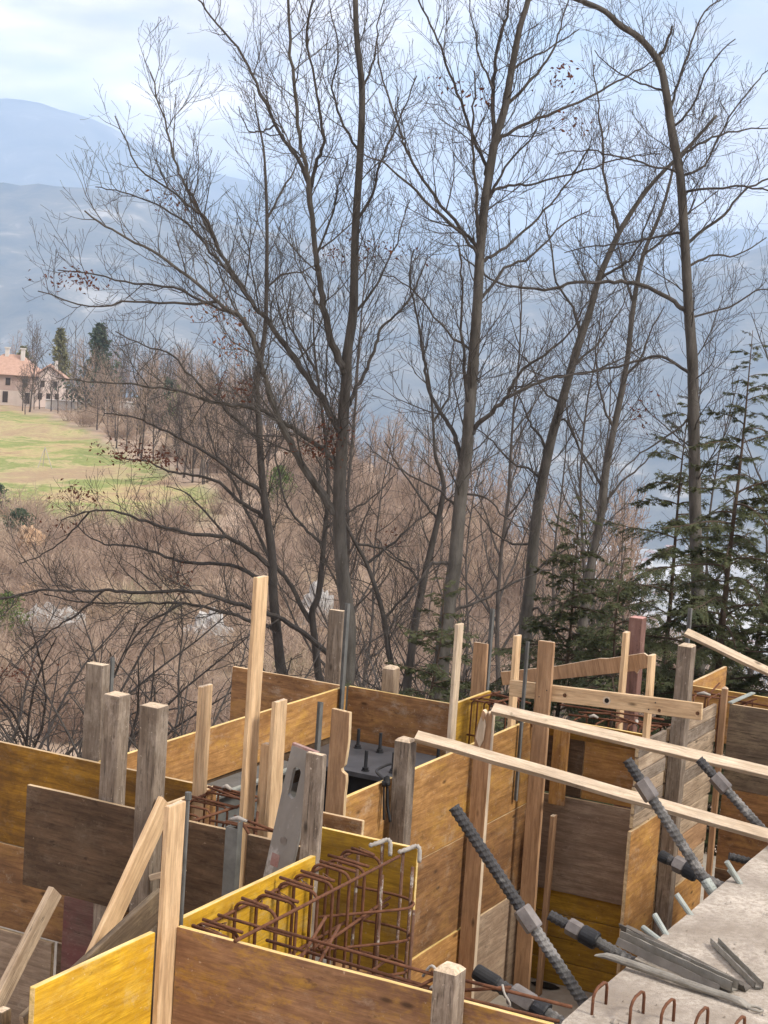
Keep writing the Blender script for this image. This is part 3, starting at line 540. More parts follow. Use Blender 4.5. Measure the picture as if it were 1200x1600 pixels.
   [[(-7.2,17.67,1.19),(-7.23,17.6,1.44),(-7.33,17.49,1.61),(-7.39,17.42,1.78),(-7.51,17.29,2.05)],0.0247,0.0085],
   [[(-7.15,17.7,1.57),(-7.07,17.77,1.7),(-6.95,17.9,1.46),(-6.86,18.01,1.18),(-6.77,18.11,0.97)],0.0211,0.0085],
   [[(-7.26,17.64,-0.06),(-7.15,17.72,0.09),(-6.98,17.84,0.24),(-6.84,17.93,0.36)],0.0211,0.0085],
   [[(-6.95,17.8,2.62),(-7.08,17.81,2.93),(-7.28,17.78,3.19),(-7.4,17.81,3.61),(-7.51,17.83,3.96)],0.0247,0.0085],
   [[(-6.83,17.86,3.22),(-6.66,17.88,3.37),(-6.46,17.89,3.51),(-6.32,17.84,3.85),(-6.19,17.78,4.19)],0.024,0.0085],
   [[(-7.28,17.63,-0.53),(-7.16,17.65,-0.41),(-6.92,17.69,-0.67),(-6.76,17.72,-0.87)],0.0247,0.0106],
   [[(-7.26,17.64,0.3),(-7.49,17.57,0.28),(-7.71,17.52,0.4),(-7.94,17.47,0.66)],0.0211,0.0077],
   [[(-7.02,17.76,2.26),(-6.85,17.97,2.52),(-6.72,18.16,2.82),(-6.62,18.33,3.19)],0.0211,0.0077],
   [[(-7.09,17.72,1.86),(-7.29,17.68,2.0),(-7.53,17.64,2.33),(-7.76,17.59,2.53)],0.0211,0.0077],
 ]),
 't5': ([[(-7.78,20.75,-1.59),(-7.77,20.75,-1.11),(-7.76,20.76,-0.56),(-7.72,20.78,-0.14),(-7.66,20.81,0.42),(-7.65,20.82,0.97),(-7.61,20.84,1.39),(-7.55,20.87,1.93),(-7.51,20.89,2.39),(-7.49,20.9,3.08),(-7.43,20.93,3.69),(-7.31,20.99,4.1),(-7.23,21.03,4.42),(-7.16,21.07,4.9)],0.0816,0.0179], [
   [[(-7.66,20.81,0.71),(-7.78,20.8,0.9),(-8.02,20.76,1.21),(-8.17,20.76,1.53),(-8.29,20.78,1.85)],0.0286,0.0098],
   [[(-7.59,20.85,1.49),(-7.7,20.73,1.73),(-7.77,20.62,2.05),(-7.8,20.51,2.45),(-7.73,20.41,3.01)],0.0245,0.0098],
   [[(-7.53,20.88,2.15),(-7.39,21.02,2.41),(-7.33,21.13,2.74),(-7.2,21.28,3.08)],0.0245,0.0098],
   [[(-7.66,20.81,0.42),(-7.53,20.96,0.76),(-7.32,21.16,1.02),(-7.14,21.33,1.28)],0.0261,0.0098],
   [[(-7.49,20.9,3.08),(-7.65,20.9,3.44),(-7.78,20.93,3.84),(-7.91,20.95,4.24)],0.0245,0.0098],
   [[(-7.43,20.93,3.69),(-7.22,21.12,3.95),(-6.99,21.34,4.3),(-6.74,21.56,4.57)],0.0212,0.009],
 ]),
 't6': ([[(-5.1,17.07,-0.67),(-5.13,17.05,-0.34),(-5.16,17.04,0.04),(-5.23,17.0,0.69),(-5.29,16.97,1.35),(-5.35,16.94,1.99),(-5.39,16.92,2.42),(-5.45,16.89,2.84),(-5.47,16.87,3.0),(-5.55,16.83,3.63),(-5.64,16.79,4.26),(-5.75,16.73,4.72),(-5.83,16.69,5.09),(-5.91,16.65,5.35),(-6.09,16.55,5.57),(-6.27,16.46,5.68),(-6.42,16.38,5.81),(-6.65,16.26,5.9),(-6.91,16.13,5.97)],0.0844,0.026], [
   [[(-5.9,16.65,5.35),(-5.9,16.66,5.43),(-5.86,16.7,5.56),(-5.83,16.73,5.72)],0.0292,0.0162],
   [[(-5.47,16.88,2.9),(-5.52,16.83,2.96),(-5.69,16.71,3.08),(-5.94,16.52,3.17),(-6.15,16.37,3.16),(-6.42,16.18,3.13),(-6.68,15.99,3.04),(-6.99,15.76,3.06),(-7.18,15.62,3.14),(-7.37,15.47,3.31)],0.0357,0.0097],
   [[(-5.56,16.83,3.73),(-5.62,16.82,3.69),(-5.83,16.76,3.65),(-6.07,16.69,3.58),(-6.41,16.6,3.52),(-6.71,16.51,3.44)],0.0208,0.0071],
   [[(-5.66,16.78,4.26),(-5.68,16.76,4.29),(-5.82,16.65,4.33),(-6.13,16.4,4.38),(-6.4,16.19,4.43),(-6.65,15.98,4.37)],0.0195,0.0071],
   [[(-5.54,16.84,3.57),(-5.5,16.88,3.64),(-5.26,17.1,3.92),(-5.12,17.23,4.16),(-4.92,17.4,4.31),(-4.72,17.57,4.44)],0.026,0.0091],
   [[(-5.62,16.8,4.1),(-5.55,16.82,4.11),(-5.11,16.94,4.18),(-4.8,17.03,4.16),(-4.57,17.09,4.16)],0.0208,0.0078],
   [[(-5.69,16.76,4.38),(-5.65,16.81,4.45),(-5.48,16.97,4.63),(-5.23,17.19,4.76),(-4.97,17.42,4.82)],0.0234,0.0078],
   [[(-5.46,16.88,2.87),(-5.43,16.91,2.88),(-5.13,17.15,3.0),(-4.93,17.32,3.18),(-4.71,17.49,3.23)],0.0195,0.0078],
   [[(-5.38,16.92,2.27),(-5.44,16.91,2.33),(-5.71,16.82,2.47),(-6.01,16.72,2.35),(-6.29,16.63,2.27),(-6.61,16.52,2.21),(-6.9,16.42,2.11),(-7.1,16.36,1.99)],0.026,0.0084],
   [[(-5.33,16.95,1.88),(-5.36,16.93,1.86),(-5.52,16.78,1.69),(-5.75,16.58,1.47),(-5.93,16.41,1.21)],0.0208,0.0078],
   [[(-5.81,16.7,5.03),(-5.89,16.68,5.09),(-6.08,16.63,5.15),(-6.34,16.56,5.26),(-6.54,16.51,5.45)],0.0182,0.0071],
   [[(-5.78,16.72,4.88),(-5.75,16.83,5.18),(-5.71,16.99,5.58),(-5.65,17.13,5.92),(-5.46,17.33,6.14)],0.0208,0.0078],
   [[(-5.75,16.73,4.72),(-5.57,16.76,4.92),(-5.41,16.74,5.35),(-5.19,16.78,5.59)],0.0169,0.0071],
   [[(-5.52,16.85,3.35),(-5.34,17.04,3.5),(-5.13,17.23,3.52),(-4.89,17.48,3.74)],0.0182,0.0071],
   [[(-5.64,16.79,4.26),(-5.45,16.94,4.37),(-5.34,17.1,4.77),(-5.12,17.33,5.25),(-5.02,17.42,5.39)],0.0182,0.0071],
 ]),
}

LABELS = {
 't1': 'forked grey beech rising left of centre, two stems parting above the grey steel angle',
 't1b': 'slim bare sapling leaning left across the foot of the forked beech',
 't0': 'slender dark bare tree behind the tall pale batten, its long low boughs reaching left',
 't2': 'thin bare tree with a low fork between the dark slender tree and the forked beech',
 't3': 'thickest straight dark trunk right of centre with boughs fanning out both ways',
 't3b': 'pale slim bare tree just left of the thickest straight trunk',
 't4': 'bare tree leaning right behind the pale batten with the crossing boards, blackened at its foot',
 't5': 'bare tree with a right-leaning pale trunk rising out of the small spruces',
 't6': 'tall bare tree at the right whose top bends over to the left'}
LEAVES = [('t1','leaf_orange',(-9.47,14.46,2.62),(0.1,0.06),34),('t1','leaf_orange',(-9.36,14.52,2.41),(0.03,0.14),42),('t1','leaf_orange',(-9.32,14.54,2.25),(0.025,0.06),16),('t0','leaf_dry',(-11.08,15.32,1.03),(0.22,0.06),120),('t0','leaf_dry',(-10.83,15.56,0.99),(0.14,0.05),60),('t1','leaf_dry',(-10.87,13.85,2.85),(0.18,0.06),60),('t1','leaf_dry',(-10.75,13.91,2.81),(0.1,0.05),22),('t1','leaf_dry',(-9.28,14.45,1.9),(0.06,0.07),40),('t1','leaf_dry',(-9.19,14.5,1.83),(0.05,0.04),20),('t1','leaf_dry',(-8.3,14.74,1.44),(0.06,0.12),60),('t1','leaf_dry',(-8.43,14.67,1.34),(0.1,0.05),36),('t0','leaf_dry',(-12.19,14.97,-1.5),(0.1,0.05),44),('t0','leaf_dry',(-10.65,15.77,-0.35),(0.03,0.1),26),('t0','leaf_dry',(-11.71,15.22,0.53),(0.14,0.06),50),('t0','leaf_dry',(-11.85,15.15,0.15),(0.06,0.04),18),('t1b','leaf_dry',(-8.42,16.36,0.33),(0.05,0.12),26),('t3','leaf_dry',(-6.84,14.47,4.67),(0.08,0.05),20),('t3','leaf_dry',(-6.28,15.11,4.97),(0.12,0.08),34),('t3','leaf_dry',(-7.19,14.63,4.84),(0.06,0.04),14),('t3','leaf_dry',(-6.08,14.87,4.53),(0.15,0.06),28),('t6','leaf_dry',(-5.79,16.6,1.91),(0.03,0.12),22),('t1','leaf_dry',(-9.94,14.22,3.68),(0.07,0.07),24),('t1','leaf_dry',(-8.23,15.33,3.36),(0.2,0.08),50),('t1','leaf_dry',(-8.62,15.13,3.27),(0.12,0.08),26)]
def traced_tree(key, idx):
    (tp, tr0, tr1), limbs = TREES[key]
    rnd = random.Random(100+idx)
    base = Vector(tp[0]); gz = ground_z(base.x, base.y)
    pts = [Vector((base.x + (base.x-tp[1][0])*1.5, base.y + (base.y-tp[1][1])*1.5, gz-0.15)), (base+Vector((base.x, base.y, gz)))*0.5] + [Vector(p) for p in tp]
    o = empty('beech_tree' if key in ('t1', 't3', 't6') else 'bare_tree', (base.x, base.y, gz)); tag(o, LABELS[key], 'tree', None)
    inv = Matrix.Translation(-o.location)
    bk = M['bark'] if key in ('t1', 't3', 't4', 't5', 't6') else M['bark_dark']
    tr0 *= 0.90; tr1 *= 0.85
    P = bez([inv @ p for p in pts], 4); n = len(P)
    rad = [tr0*(1.35-0.35*min(1, i/8)) + (tr1-tr0)*i/(n-1) for i in range(n)]
    rad = [r*(1+rnd.uniform(-.04, .04)) for r in rad]
    G = Geo(); G.tube(P, rad, 12, 0); G.obj('trunk', [bk], o, True)
    G = Geo()
    cfgt = dict(NEAR); cfgt['start'] = (0.42, 0.12, 0.1); cfgt['sp'] = (0.18, 0.10, 0.068); cfgt['len'] = (1.5, 0.7, 0.33)
    sprout(G, P, [r*0.45 for r in rad], 0, rnd, cfgt)
    t = G.obj('twigs', [M['bark_dark']], o); t['kind'] = 'stuff'
    for (lp, r0, r1) in limbs:
        r0 *= 0.82; r1 *= 0.75
        Q = bez([inv @ Vector(p) for p in lp], 4); k = len(Q)
        Q = [q + Vector((rnd.uniform(-1, 1), rnd.uniform(-1, 1), rnd.uniform(-1, 1)))*0.012*min(1, i/3) for i, q in enumerate(Q)]
        rr = [r0 + (r1-r0)*(i/(k-1))**0.8 for i in range(k)]
        G = Geo(); G.tube(Q, rr, 8 if r0 > 0.025 else 6, 0)
        sprout(G, Q, rr, 0, rnd, NEAR)
        G.obj('branch', [bk if r0 > 0.03 else M['bark_dark']], o, False)
    for kind in ('leaf_dry', 'leaf_orange'):
        cl = [c for c in LEAVES if c[0] == key and c[1] == kind]
        if not cl: continue
        G = Geo()
        for (_, _, c, rad_, cnt) in cl:
            for i in range(int(cnt*1.6)):
                p = inv @ Vector(c) + Vector((rnd.gauss(0, rad_[0])*RH.x + rnd.gauss(0, 0.15)*FH.x, rnd.gauss(0, rad_[0])*RH.y + rnd.gauss(0, 0.15)*FH.y, rnd.gauss(0, rad_[1])))
                leaf_blade(G, p, rnd.uniform(0.03, 0.06), rnd)
        l = G.obj('dry_leaves', [M[kind]], o); l['kind'] = 'stuff'
for i, k in enumerate(TREES): traced_tree(k, i)

def wild_tree(seed, h, r0, spread, lean, cfg, first=0.18, nb=22):
    """template: a whole bare tree in two meshes"""
    rnd = random.Random(seed); T = Geo(); B = Geo()
    P = [Vector((0, 0, -0.3))]; d = Vector((lean, 0, 1)).normalized(); n = 12
    for i in range(n):
        d = (d + Vector((rnd.uniform(-1, 1), rnd.uniform(-1, 1), 0.25))*0.10).normalized(); P.append(P[-1]+d*(h/n))
    rad = [r0*(1-0.93*(i/n)**0.85)+0.004 for i in range(n+1)]
    T.tube(P, rad, 8)
    for j in range(nb):
        x = first + (0.97-first)*(j+rnd.random()*0.7)/nb; i = min(n-1, int(x*n)); p = P[i].lerp(P[i+1], x*n-i)
        ln = spread*(1-0.75*x)*rnd.uniform(0.6, 1.1); dd = perp_dir((P[i+1]-P[i]).normalized(), rnd, rnd.uniform(0.55, 1.05))
        Q = shoot(p, dd, ln, 7, rnd, 0.14, 0.13); r = min(rad[i]*0.55, (0.012+ln*0.010)*(1 if r0 < 0.1 else 2.2))
        rr = [r*(1-0.85*k/7)+0.003 for k in range(8)]
        B.tube(Q, rr, 5, 0, False); sprout(B, Q, rr, 0, rnd, cfg)
    return T, B
MID = dict(sp=(0.24, 0.17), len=(1.5, 0.7), start=(0.12, 0.1), rmin=0.0038, up=0.14, lv=2)
tmpl = []
for s, (h, r0, sprd, ln) in enumerate([(9.5, 0.055, 2.6, 0.12), (11.0, 0.065, 3.0, -0.08), (7.5, 0.05, 2.4, 0.2)]):
    T, B = wild_tree(40+s, h, r0, sprd, ln, MID)
    tmpl.append((T.mesh('trunk', [M['bark_dark']], True), B.mesh('branches', [M['bark_dark']])))
rnd = random.Random(12)
FILL = [(34, -0.03, 1), (30, 0.018, 2), (31, 0.085, 1), (33, 0.125, 0), (38, 0.165, 2), (29, 0.205, 1), (40, 0.05, 0), (44, 0.14, 1), (46, -0.01, 0), (36, 0.185, 0), (42, 0.105, 1), (35, 0.065, 2)]
for i, (u, b, k) in enumerate(FILL):
    p = uv_pt(u, b); o = empty('bare_tree', (p.x, p.y, ground_z(p.x, p.y)), rnd.uniform(0, 6.28)); s = rnd.uniform(0.85, 1.15); o.scale = (s, s, s)
    t = link('trunk', tmpl[k][0], o); c = link('branches', tmpl[k][1], o); c['kind'] = 'stuff'
    tag(o, ('slender bare tree standing behind the front row of trunks' if k == 0 else 'taller bare tree on the slope behind the front trunks' if k == 1 else 'small crooked bare tree behind the front trunks'), 'tree',
        ('slender bare trees behind the front row', 'taller bare trees behind the front row', 'small bare trees behind the front row')[k])
# far bare trees on the opposite hillside
FAR = dict(sp=(0.42, 0.4), len=(2.8, 1.3), start=(0.15, 0.15), rmin=0.022, up=0.12, lv=2)
far = []
for s, (h, r0, sprd, ln) in enumerate([(8.5, 0.105, 3.6, 0.10), (11, 0.125, 4.8, -0.12), (6.5, 0.10, 3.2, 0.2)]):
    T, B = wild_tree(60+s, h, r0, sprd, ln, FAR, 0.2, 22)
    far.append((T.mesh('trunk', [M['bark_far']], True), B.mesh('branches', [M['twig_brush']]), B.mesh('branches', [M['bark_far']])))
def far_tree(u, b, k, s, label, group, dark=False):
    p = uv_pt(u, b); o = empty('bare_tree', (p.x, p.y, ground_z(p.x, p.y)), rnd.uniform(0, 6.28)); o.scale = (s, s, s)
    link('trunk', far[k][0], o); c = link('branches', far[k][1 if not dark else 2], o); c['kind'] = 'stuff'
    return tag(o, label, 'tree', group)
for i in range(150):
    b = rnd.uniform(-0.12, 0.15); ur = interp(b, RIDGE); u = rnd.uniform(max(100, ur-110), ur+4)
    if rnd.random() < 0.25: u = ur - rnd.uniform(0, 8)
    far_tree(u, b, rnd.choice((0, 0, 1, 2)), rnd.uniform(0.65, 1.0), 'bare brown tree in the leafless woodland on the opposite hillside', 'bare trees of the hillside woodland')
for i in range(95):
    b = rnd.uniform(-0.178, -0.07); e = interp(b, MEADOW_TOP); u = e + rnd.random()**1.4*(345-e)
    far_tree(u, b, rnd.choice((0, 1)), rnd.uniform(0.9, 1.35), 'bare pale trunk at the upper edge of the meadow near the house', 'bare trees along the top of the meadow', i % 2 == 0)
for i in range(26):
    far_tree(rnd.uniform(352, 410), rnd.uniform(-0.25, -0.13), rnd.choice((0, 1)), rnd.uniform(1.1, 1.6), 'bare tree rising behind the farmhouse on the ridge', 'bare trees behind the farmhouse', i % 2 == 0)
p = far_tree(305, -0.209, 1, 1.45, 'broad dark bare tree standing alone before the farmhouse front', None, True)
for i in range(16):
    far_tree(rnd.uniform(292, 318), -0.214+i*0.0042+rnd.uniform(-.002, .002), rnd.choice((0, 1)), rnd.uniform(0.8, 1.2), 'thin dark bare tree in front of the gabled house and its garden walls', 'thin bare trees before the gabled house', True)
# brush: what nobody could count
def brush():
    rnd = random.Random(31); G = Geo()
    tm = []
    for t in range(6):
        g_ = Geo()
        for i in range(30):
            a = rnd.uniform(0, 6.28); d = Vector((math.cos(a)*rnd.uniform(0.1, 0.9), math.sin(a)*rnd.uniform(0.1, 0.9), 1)).normalized()
            Q = shoot(Vector((rnd.uniform(-.7, .7), rnd.uniform(-.7, .7), -0.2)), d, rnd.uniform(1.4, 3.6), 4, rnd, -0.05, 0.26)
            g_.tube(Q, [0.026, 0.022, 0.017, 0.012, 0.007], 3, 0, False)
            for q in Q[1:4]:
                for _ in range(2):
                    K = shoot(q, perp_dir(UP, rnd, rnd.uniform(0.4, 1.4)), rnd.uniform(0.5, 1.3), 2, rnd, 0.02, 0.35); g_.tube(K, [0.012, 0.009, 0.006], 3, 0, False)
        tm.append(g_)
    cnt = 0
    while cnt < 1150:
        u = 78*math.exp(rnd.random()*1.45); b = rnd.uniform(-0.25, 0.245)
        if u > interp(b, RIDGE)+3: continue
        if 168 < u < interp(b, MEADOW_TOP)+4 and b < -0.1: continue
        if u > 300 and b < -0.185: continue
        p = uv_pt(u, b); z = ground_z(p.x, p.y); s = rnd.uniform(0.6, 1.2)*(1.15 if u > 150 else 1.0); a = rnd.uniform(0, 6.28); ca, sa = math.cos(a)*s, math.sin(a)*s
        t = rnd.choice(tm)
        G.add([(p.x+x*ca-y*sa, p.y+x*sa+y*ca, z+zz*s*0.9) for x, y, zz in t.V], t.F); cnt += 1
    o = G.obj('brush', [M['twig_brush']]); o['kind'] = 'stuff'; o['label'] = 'tangled leafless scrub covering the opposite hillside'
brush()
# bare shrubs on the near slope right behind the formwork
SH = dict(sp=(0.16, 0.13), len=(0.8, 0.35), start=(0.15, 0.1), rmin=0.003, up=0.03, lv=2)
def shrub_mesh(seed):
    rnd = random.Random(seed); G = Geo()
    for i in range(11):
        a = rnd.uniform(0, 6.28); d = Vector((math.cos(a)*0.7, math.sin(a)*0.7, 1)).normalized()
        Q = shoot(Vector((rnd.uniform(-.15, .15), rnd.uniform(-.15, .15), -0.1)), d, rnd.uniform(1.6, 3.0), 7, rnd, -0.04, 0.2)
        rr = [0.018*(1-0.8*k/7)+0.002 for k in range(8)]; G.tube(Q, rr, 5, 0, False); sprout(G, Q, rr, 0, rnd, SH)
    return G.mesh('bare_shrub', [M['bark_dark']])
sm = [shrub_mesh(s) for s in (1, 2, 3)]
for i, (u, b, s, where) in enumerate([(16.5, -0.105, 1.0, 'behind the pale batten right of the three grey posts'), (17.5, -0.135, 1.1, 'behind the largest of the three grey posts'), (19, -0.16, 1.2, 'behind the middle one of the three grey posts'), (16.2, -0.06, 0.95, 'just right of the tallest pale batten'), (18.5, -0.02, 1.2, 'behind the steel angle at the far corner'), (20, 0.02, 1.2, 'behind the short thick grey post'), (20.5, -0.19, 1.3, 'left of the leftmost grey post'), (22, -0.215, 1.4, 'at the left edge above the worn golden panel'), (21, 0.06, 1.3, 'behind the tall steel rod and orange brown plank'), (19.5, 0.10, 1.2, 'behind the top of the wide brown post')]):
    p = uv_pt(u, b); o = link('bare_shrub', sm[i % 3]); o.location = (p.x, p.y, ground_z(p.x, p.y)); o.rotation_euler = (0, 0, i*1.9); o.scale = (s, s, s)
    tag(o, 'tangled bare shrub '+where, 'shrub', 'bare shrubs behind the formwork')

# ------------------------------------------------------------------ conifers
def needle_twig(G, p, d, ln, rnd, m=1):
    """one needled shoot: short blades in two ranks"""
    n = max(3, int(ln/0.024)); a = d.cross(UP)
    if a.length < 0.05: a = d.orthogonal()
    a.normalize(); w = 0.036
    for i in range(n):
        q = p + d*(ln*i/n)
        for s in (-1, 1):
            e = q + d*rnd.uniform(0.028, 0.045) + a*(s*w*rnd.uniform(0.7, 1.1)*(1-0.5*i/n)) + UP*rnd.uniform(-0.022, 0.018)
            h = d*0.019
            G.add([tuple(q), tuple(q+h), tuple(e)], [(0, 1, 2)], m)
def spruce_branch(rnd, ln, droop):
    G = Geo(); d = Vector((1, 0, 0.18)); P = [Vector((0, 0, 0))]; n = 9
    for i in range(n):
        d = (d + Vector((0, rnd.uniform(-.13, .13), rnd.uniform(-.05, .05)-droop*0.12 + (0.13 if i > 5 else 0)))).normalized(); P.append(P[-1]+d*(ln/n))
    G.tube(P, [0.010*(1-0.8*i/n)*(ln**0.5)+0.0018 for i in range(n+1)], 5, 0, False)
    s = 0.10*ln
    while s < ln*0.99:
        i = min(n-1, int(s/ln*n)); p = P[i].lerp(P[i+1], s/ln*n-i); t = (P[i+1]-P[i]).normalized()
        for sd in (-1, 1):
            if rnd.random() < 0.22: continue
            tl = (0.46*(1-0.66*s/ln)*min(1, 0.45+s/ln*2.2))*rnd.uniform(0.45, 1.15)*min(1.2, ln)
            dd = (t*rnd.uniform(0.5, 1.0) + Vector((0, sd*rnd.uniform(0.45, 0.95), rnd.uniform(-0.75, 0.10)))).normalized()
            e = dd*tl + UP*(-0.12*tl)
            G.tube([p, p+dd*tl*0.5, p+e], [0.0032, 0.0025, 0.0016], 3, 0, False)
            needle_twig(G, p, dd, tl, rnd)
            for f in (0.25, 0.5, 0.75):
                q = p+dd*tl*f
                for s2 in (-1, 1):
                    if rnd.random() < 0.2: continue
                    e = (dd*0.8 + dd.cross(UP).normalized()*0.65*s2 + UP*rnd.uniform(-0.7, 0.15)).normalized()
                    needle_twig(G, q, e, tl*0.42*(1-f*0.4)*rnd.uniform(0.7, 1.2), rnd)
        s += rnd.uniform(0.040, 0.075)
    needle_twig(G, P[-1], d, 0.12, rnd)
    return G.mesh('branch', [M['bark_spruce'], M['needles']])
BR = [[spruce_branch(random.Random(70+i*4+j), l, dr) for j, dr in enumerate((0.35, 0.8, 1.25))] for i, l in enumerate((0.55, 1.0, 1.5))]
def spruce(base, top, seed, nb, maxlen, label, low=0.05, r0=0.05, gap=0.0):
    rnd = random.Random(seed); base, top = Vector(base), Vector(top); base.z = ground_z(base.x, base.y)
    o = empty('spruce_tree', base); tag(o, label, 'conifer')
    h = (top-base).length; P = [Vector((0, 0, -0.1))] + [(top-base)*f + Vector((rnd.uniform(-1, 1), rnd.uniform(-1, 1), 0))*0.03 for f in (0.2, 0.4, 0.6, 0.8)] + [top-base]
    P = bez(P, 3); G = Geo(); n = len(P)-1; G.tube(P, [r0*(1-i/n)**1.1+0.003 for i in range(n+1)], 8); 
    G.obj('trunk', [M['bark_spruce']], o, True)
    for j in range(nb):
        x = low + (0.99-low)*min(1, (j+rnd.random()*1.2)/nb)**0.88
        if gap and rnd.random() < gap: continue
        i = min(n-1, int(x*n)); p = P[i].lerp(P[i+1], x*n-i)
        ln = maxlen*min(1.0, (1-x)*1.45+0.09)*rnd.uniform(0.5, 1.15)
        k = 0 if ln < 0.75 else 1 if ln < 1.25 else 2; sc = ln/(0.55, 1.0, 1.5)[k]
        b = link('branch', BR[k][rnd.randrange(3)], o); b.location = p; b.rotation_euler = (rnd.uniform(-.4, .4), -0.75*max(0, x-0.5)+rnd.uniform(-.32, .16), j*2.4+rnd.uniform(-.4, .4)); b.scale = (sc, sc*rnd.choice((-1, 1)), sc)
    return o
spruce((-4.40, 15.2, 0), (-4.32, 15.22, 2.75), 1, 84, 1.25, 'tallest spruce, sparse and drooping at the right edge of the view', 0.16, 0.055)
spruce((-6.2, 16.0, 0), (-6.10, 15.97, 1.08), 2, 92, 1.25, 'small bushy spruce between the blackened bare tree and the pale leaning trunk', 0.1, 0.04)
spruce((-5.75, 17.9, 0), (-5.65, 17.75, 2.15), 3, 72, 1.5, 'wide spruce behind the red painted post, left of the tallest spruce', 0.1, 0.05)
spruce((-6.45, 13.5, 0), (-6.35, 13.45, 0.50), 4, 56, 0.95, 'low young spruce at the foot of the thickest straight trunk', 0.15, 0.03)
spruce((-5.15, 14.5, 0), (-5.05, 14.4, 0.80), 5, 64, 1.1, 'low dense spruce just behind the crossing boards', 0.12, 0.035)
spruce((-4.75, 16.4, 0), (-4.68, 16.35, 1.2), 6, 60, 1.2, 'mid-height spruce behind the square grey post with the slanting batten', 0.1, 0.04)
spruce((-3.75, 15.3, 0), (-3.70, 15.3, 1.4), 7, 60, 1.25, 'dark spruce cut off by the right edge of the view', 0.1, 0.04)
spruce((-6.9, 14.6, 0), (-6.85, 14.55, 0.05), 8, 36, 0.8, 'lowest spruce seedling left of the tall steel angles', 0.15, 0.03)

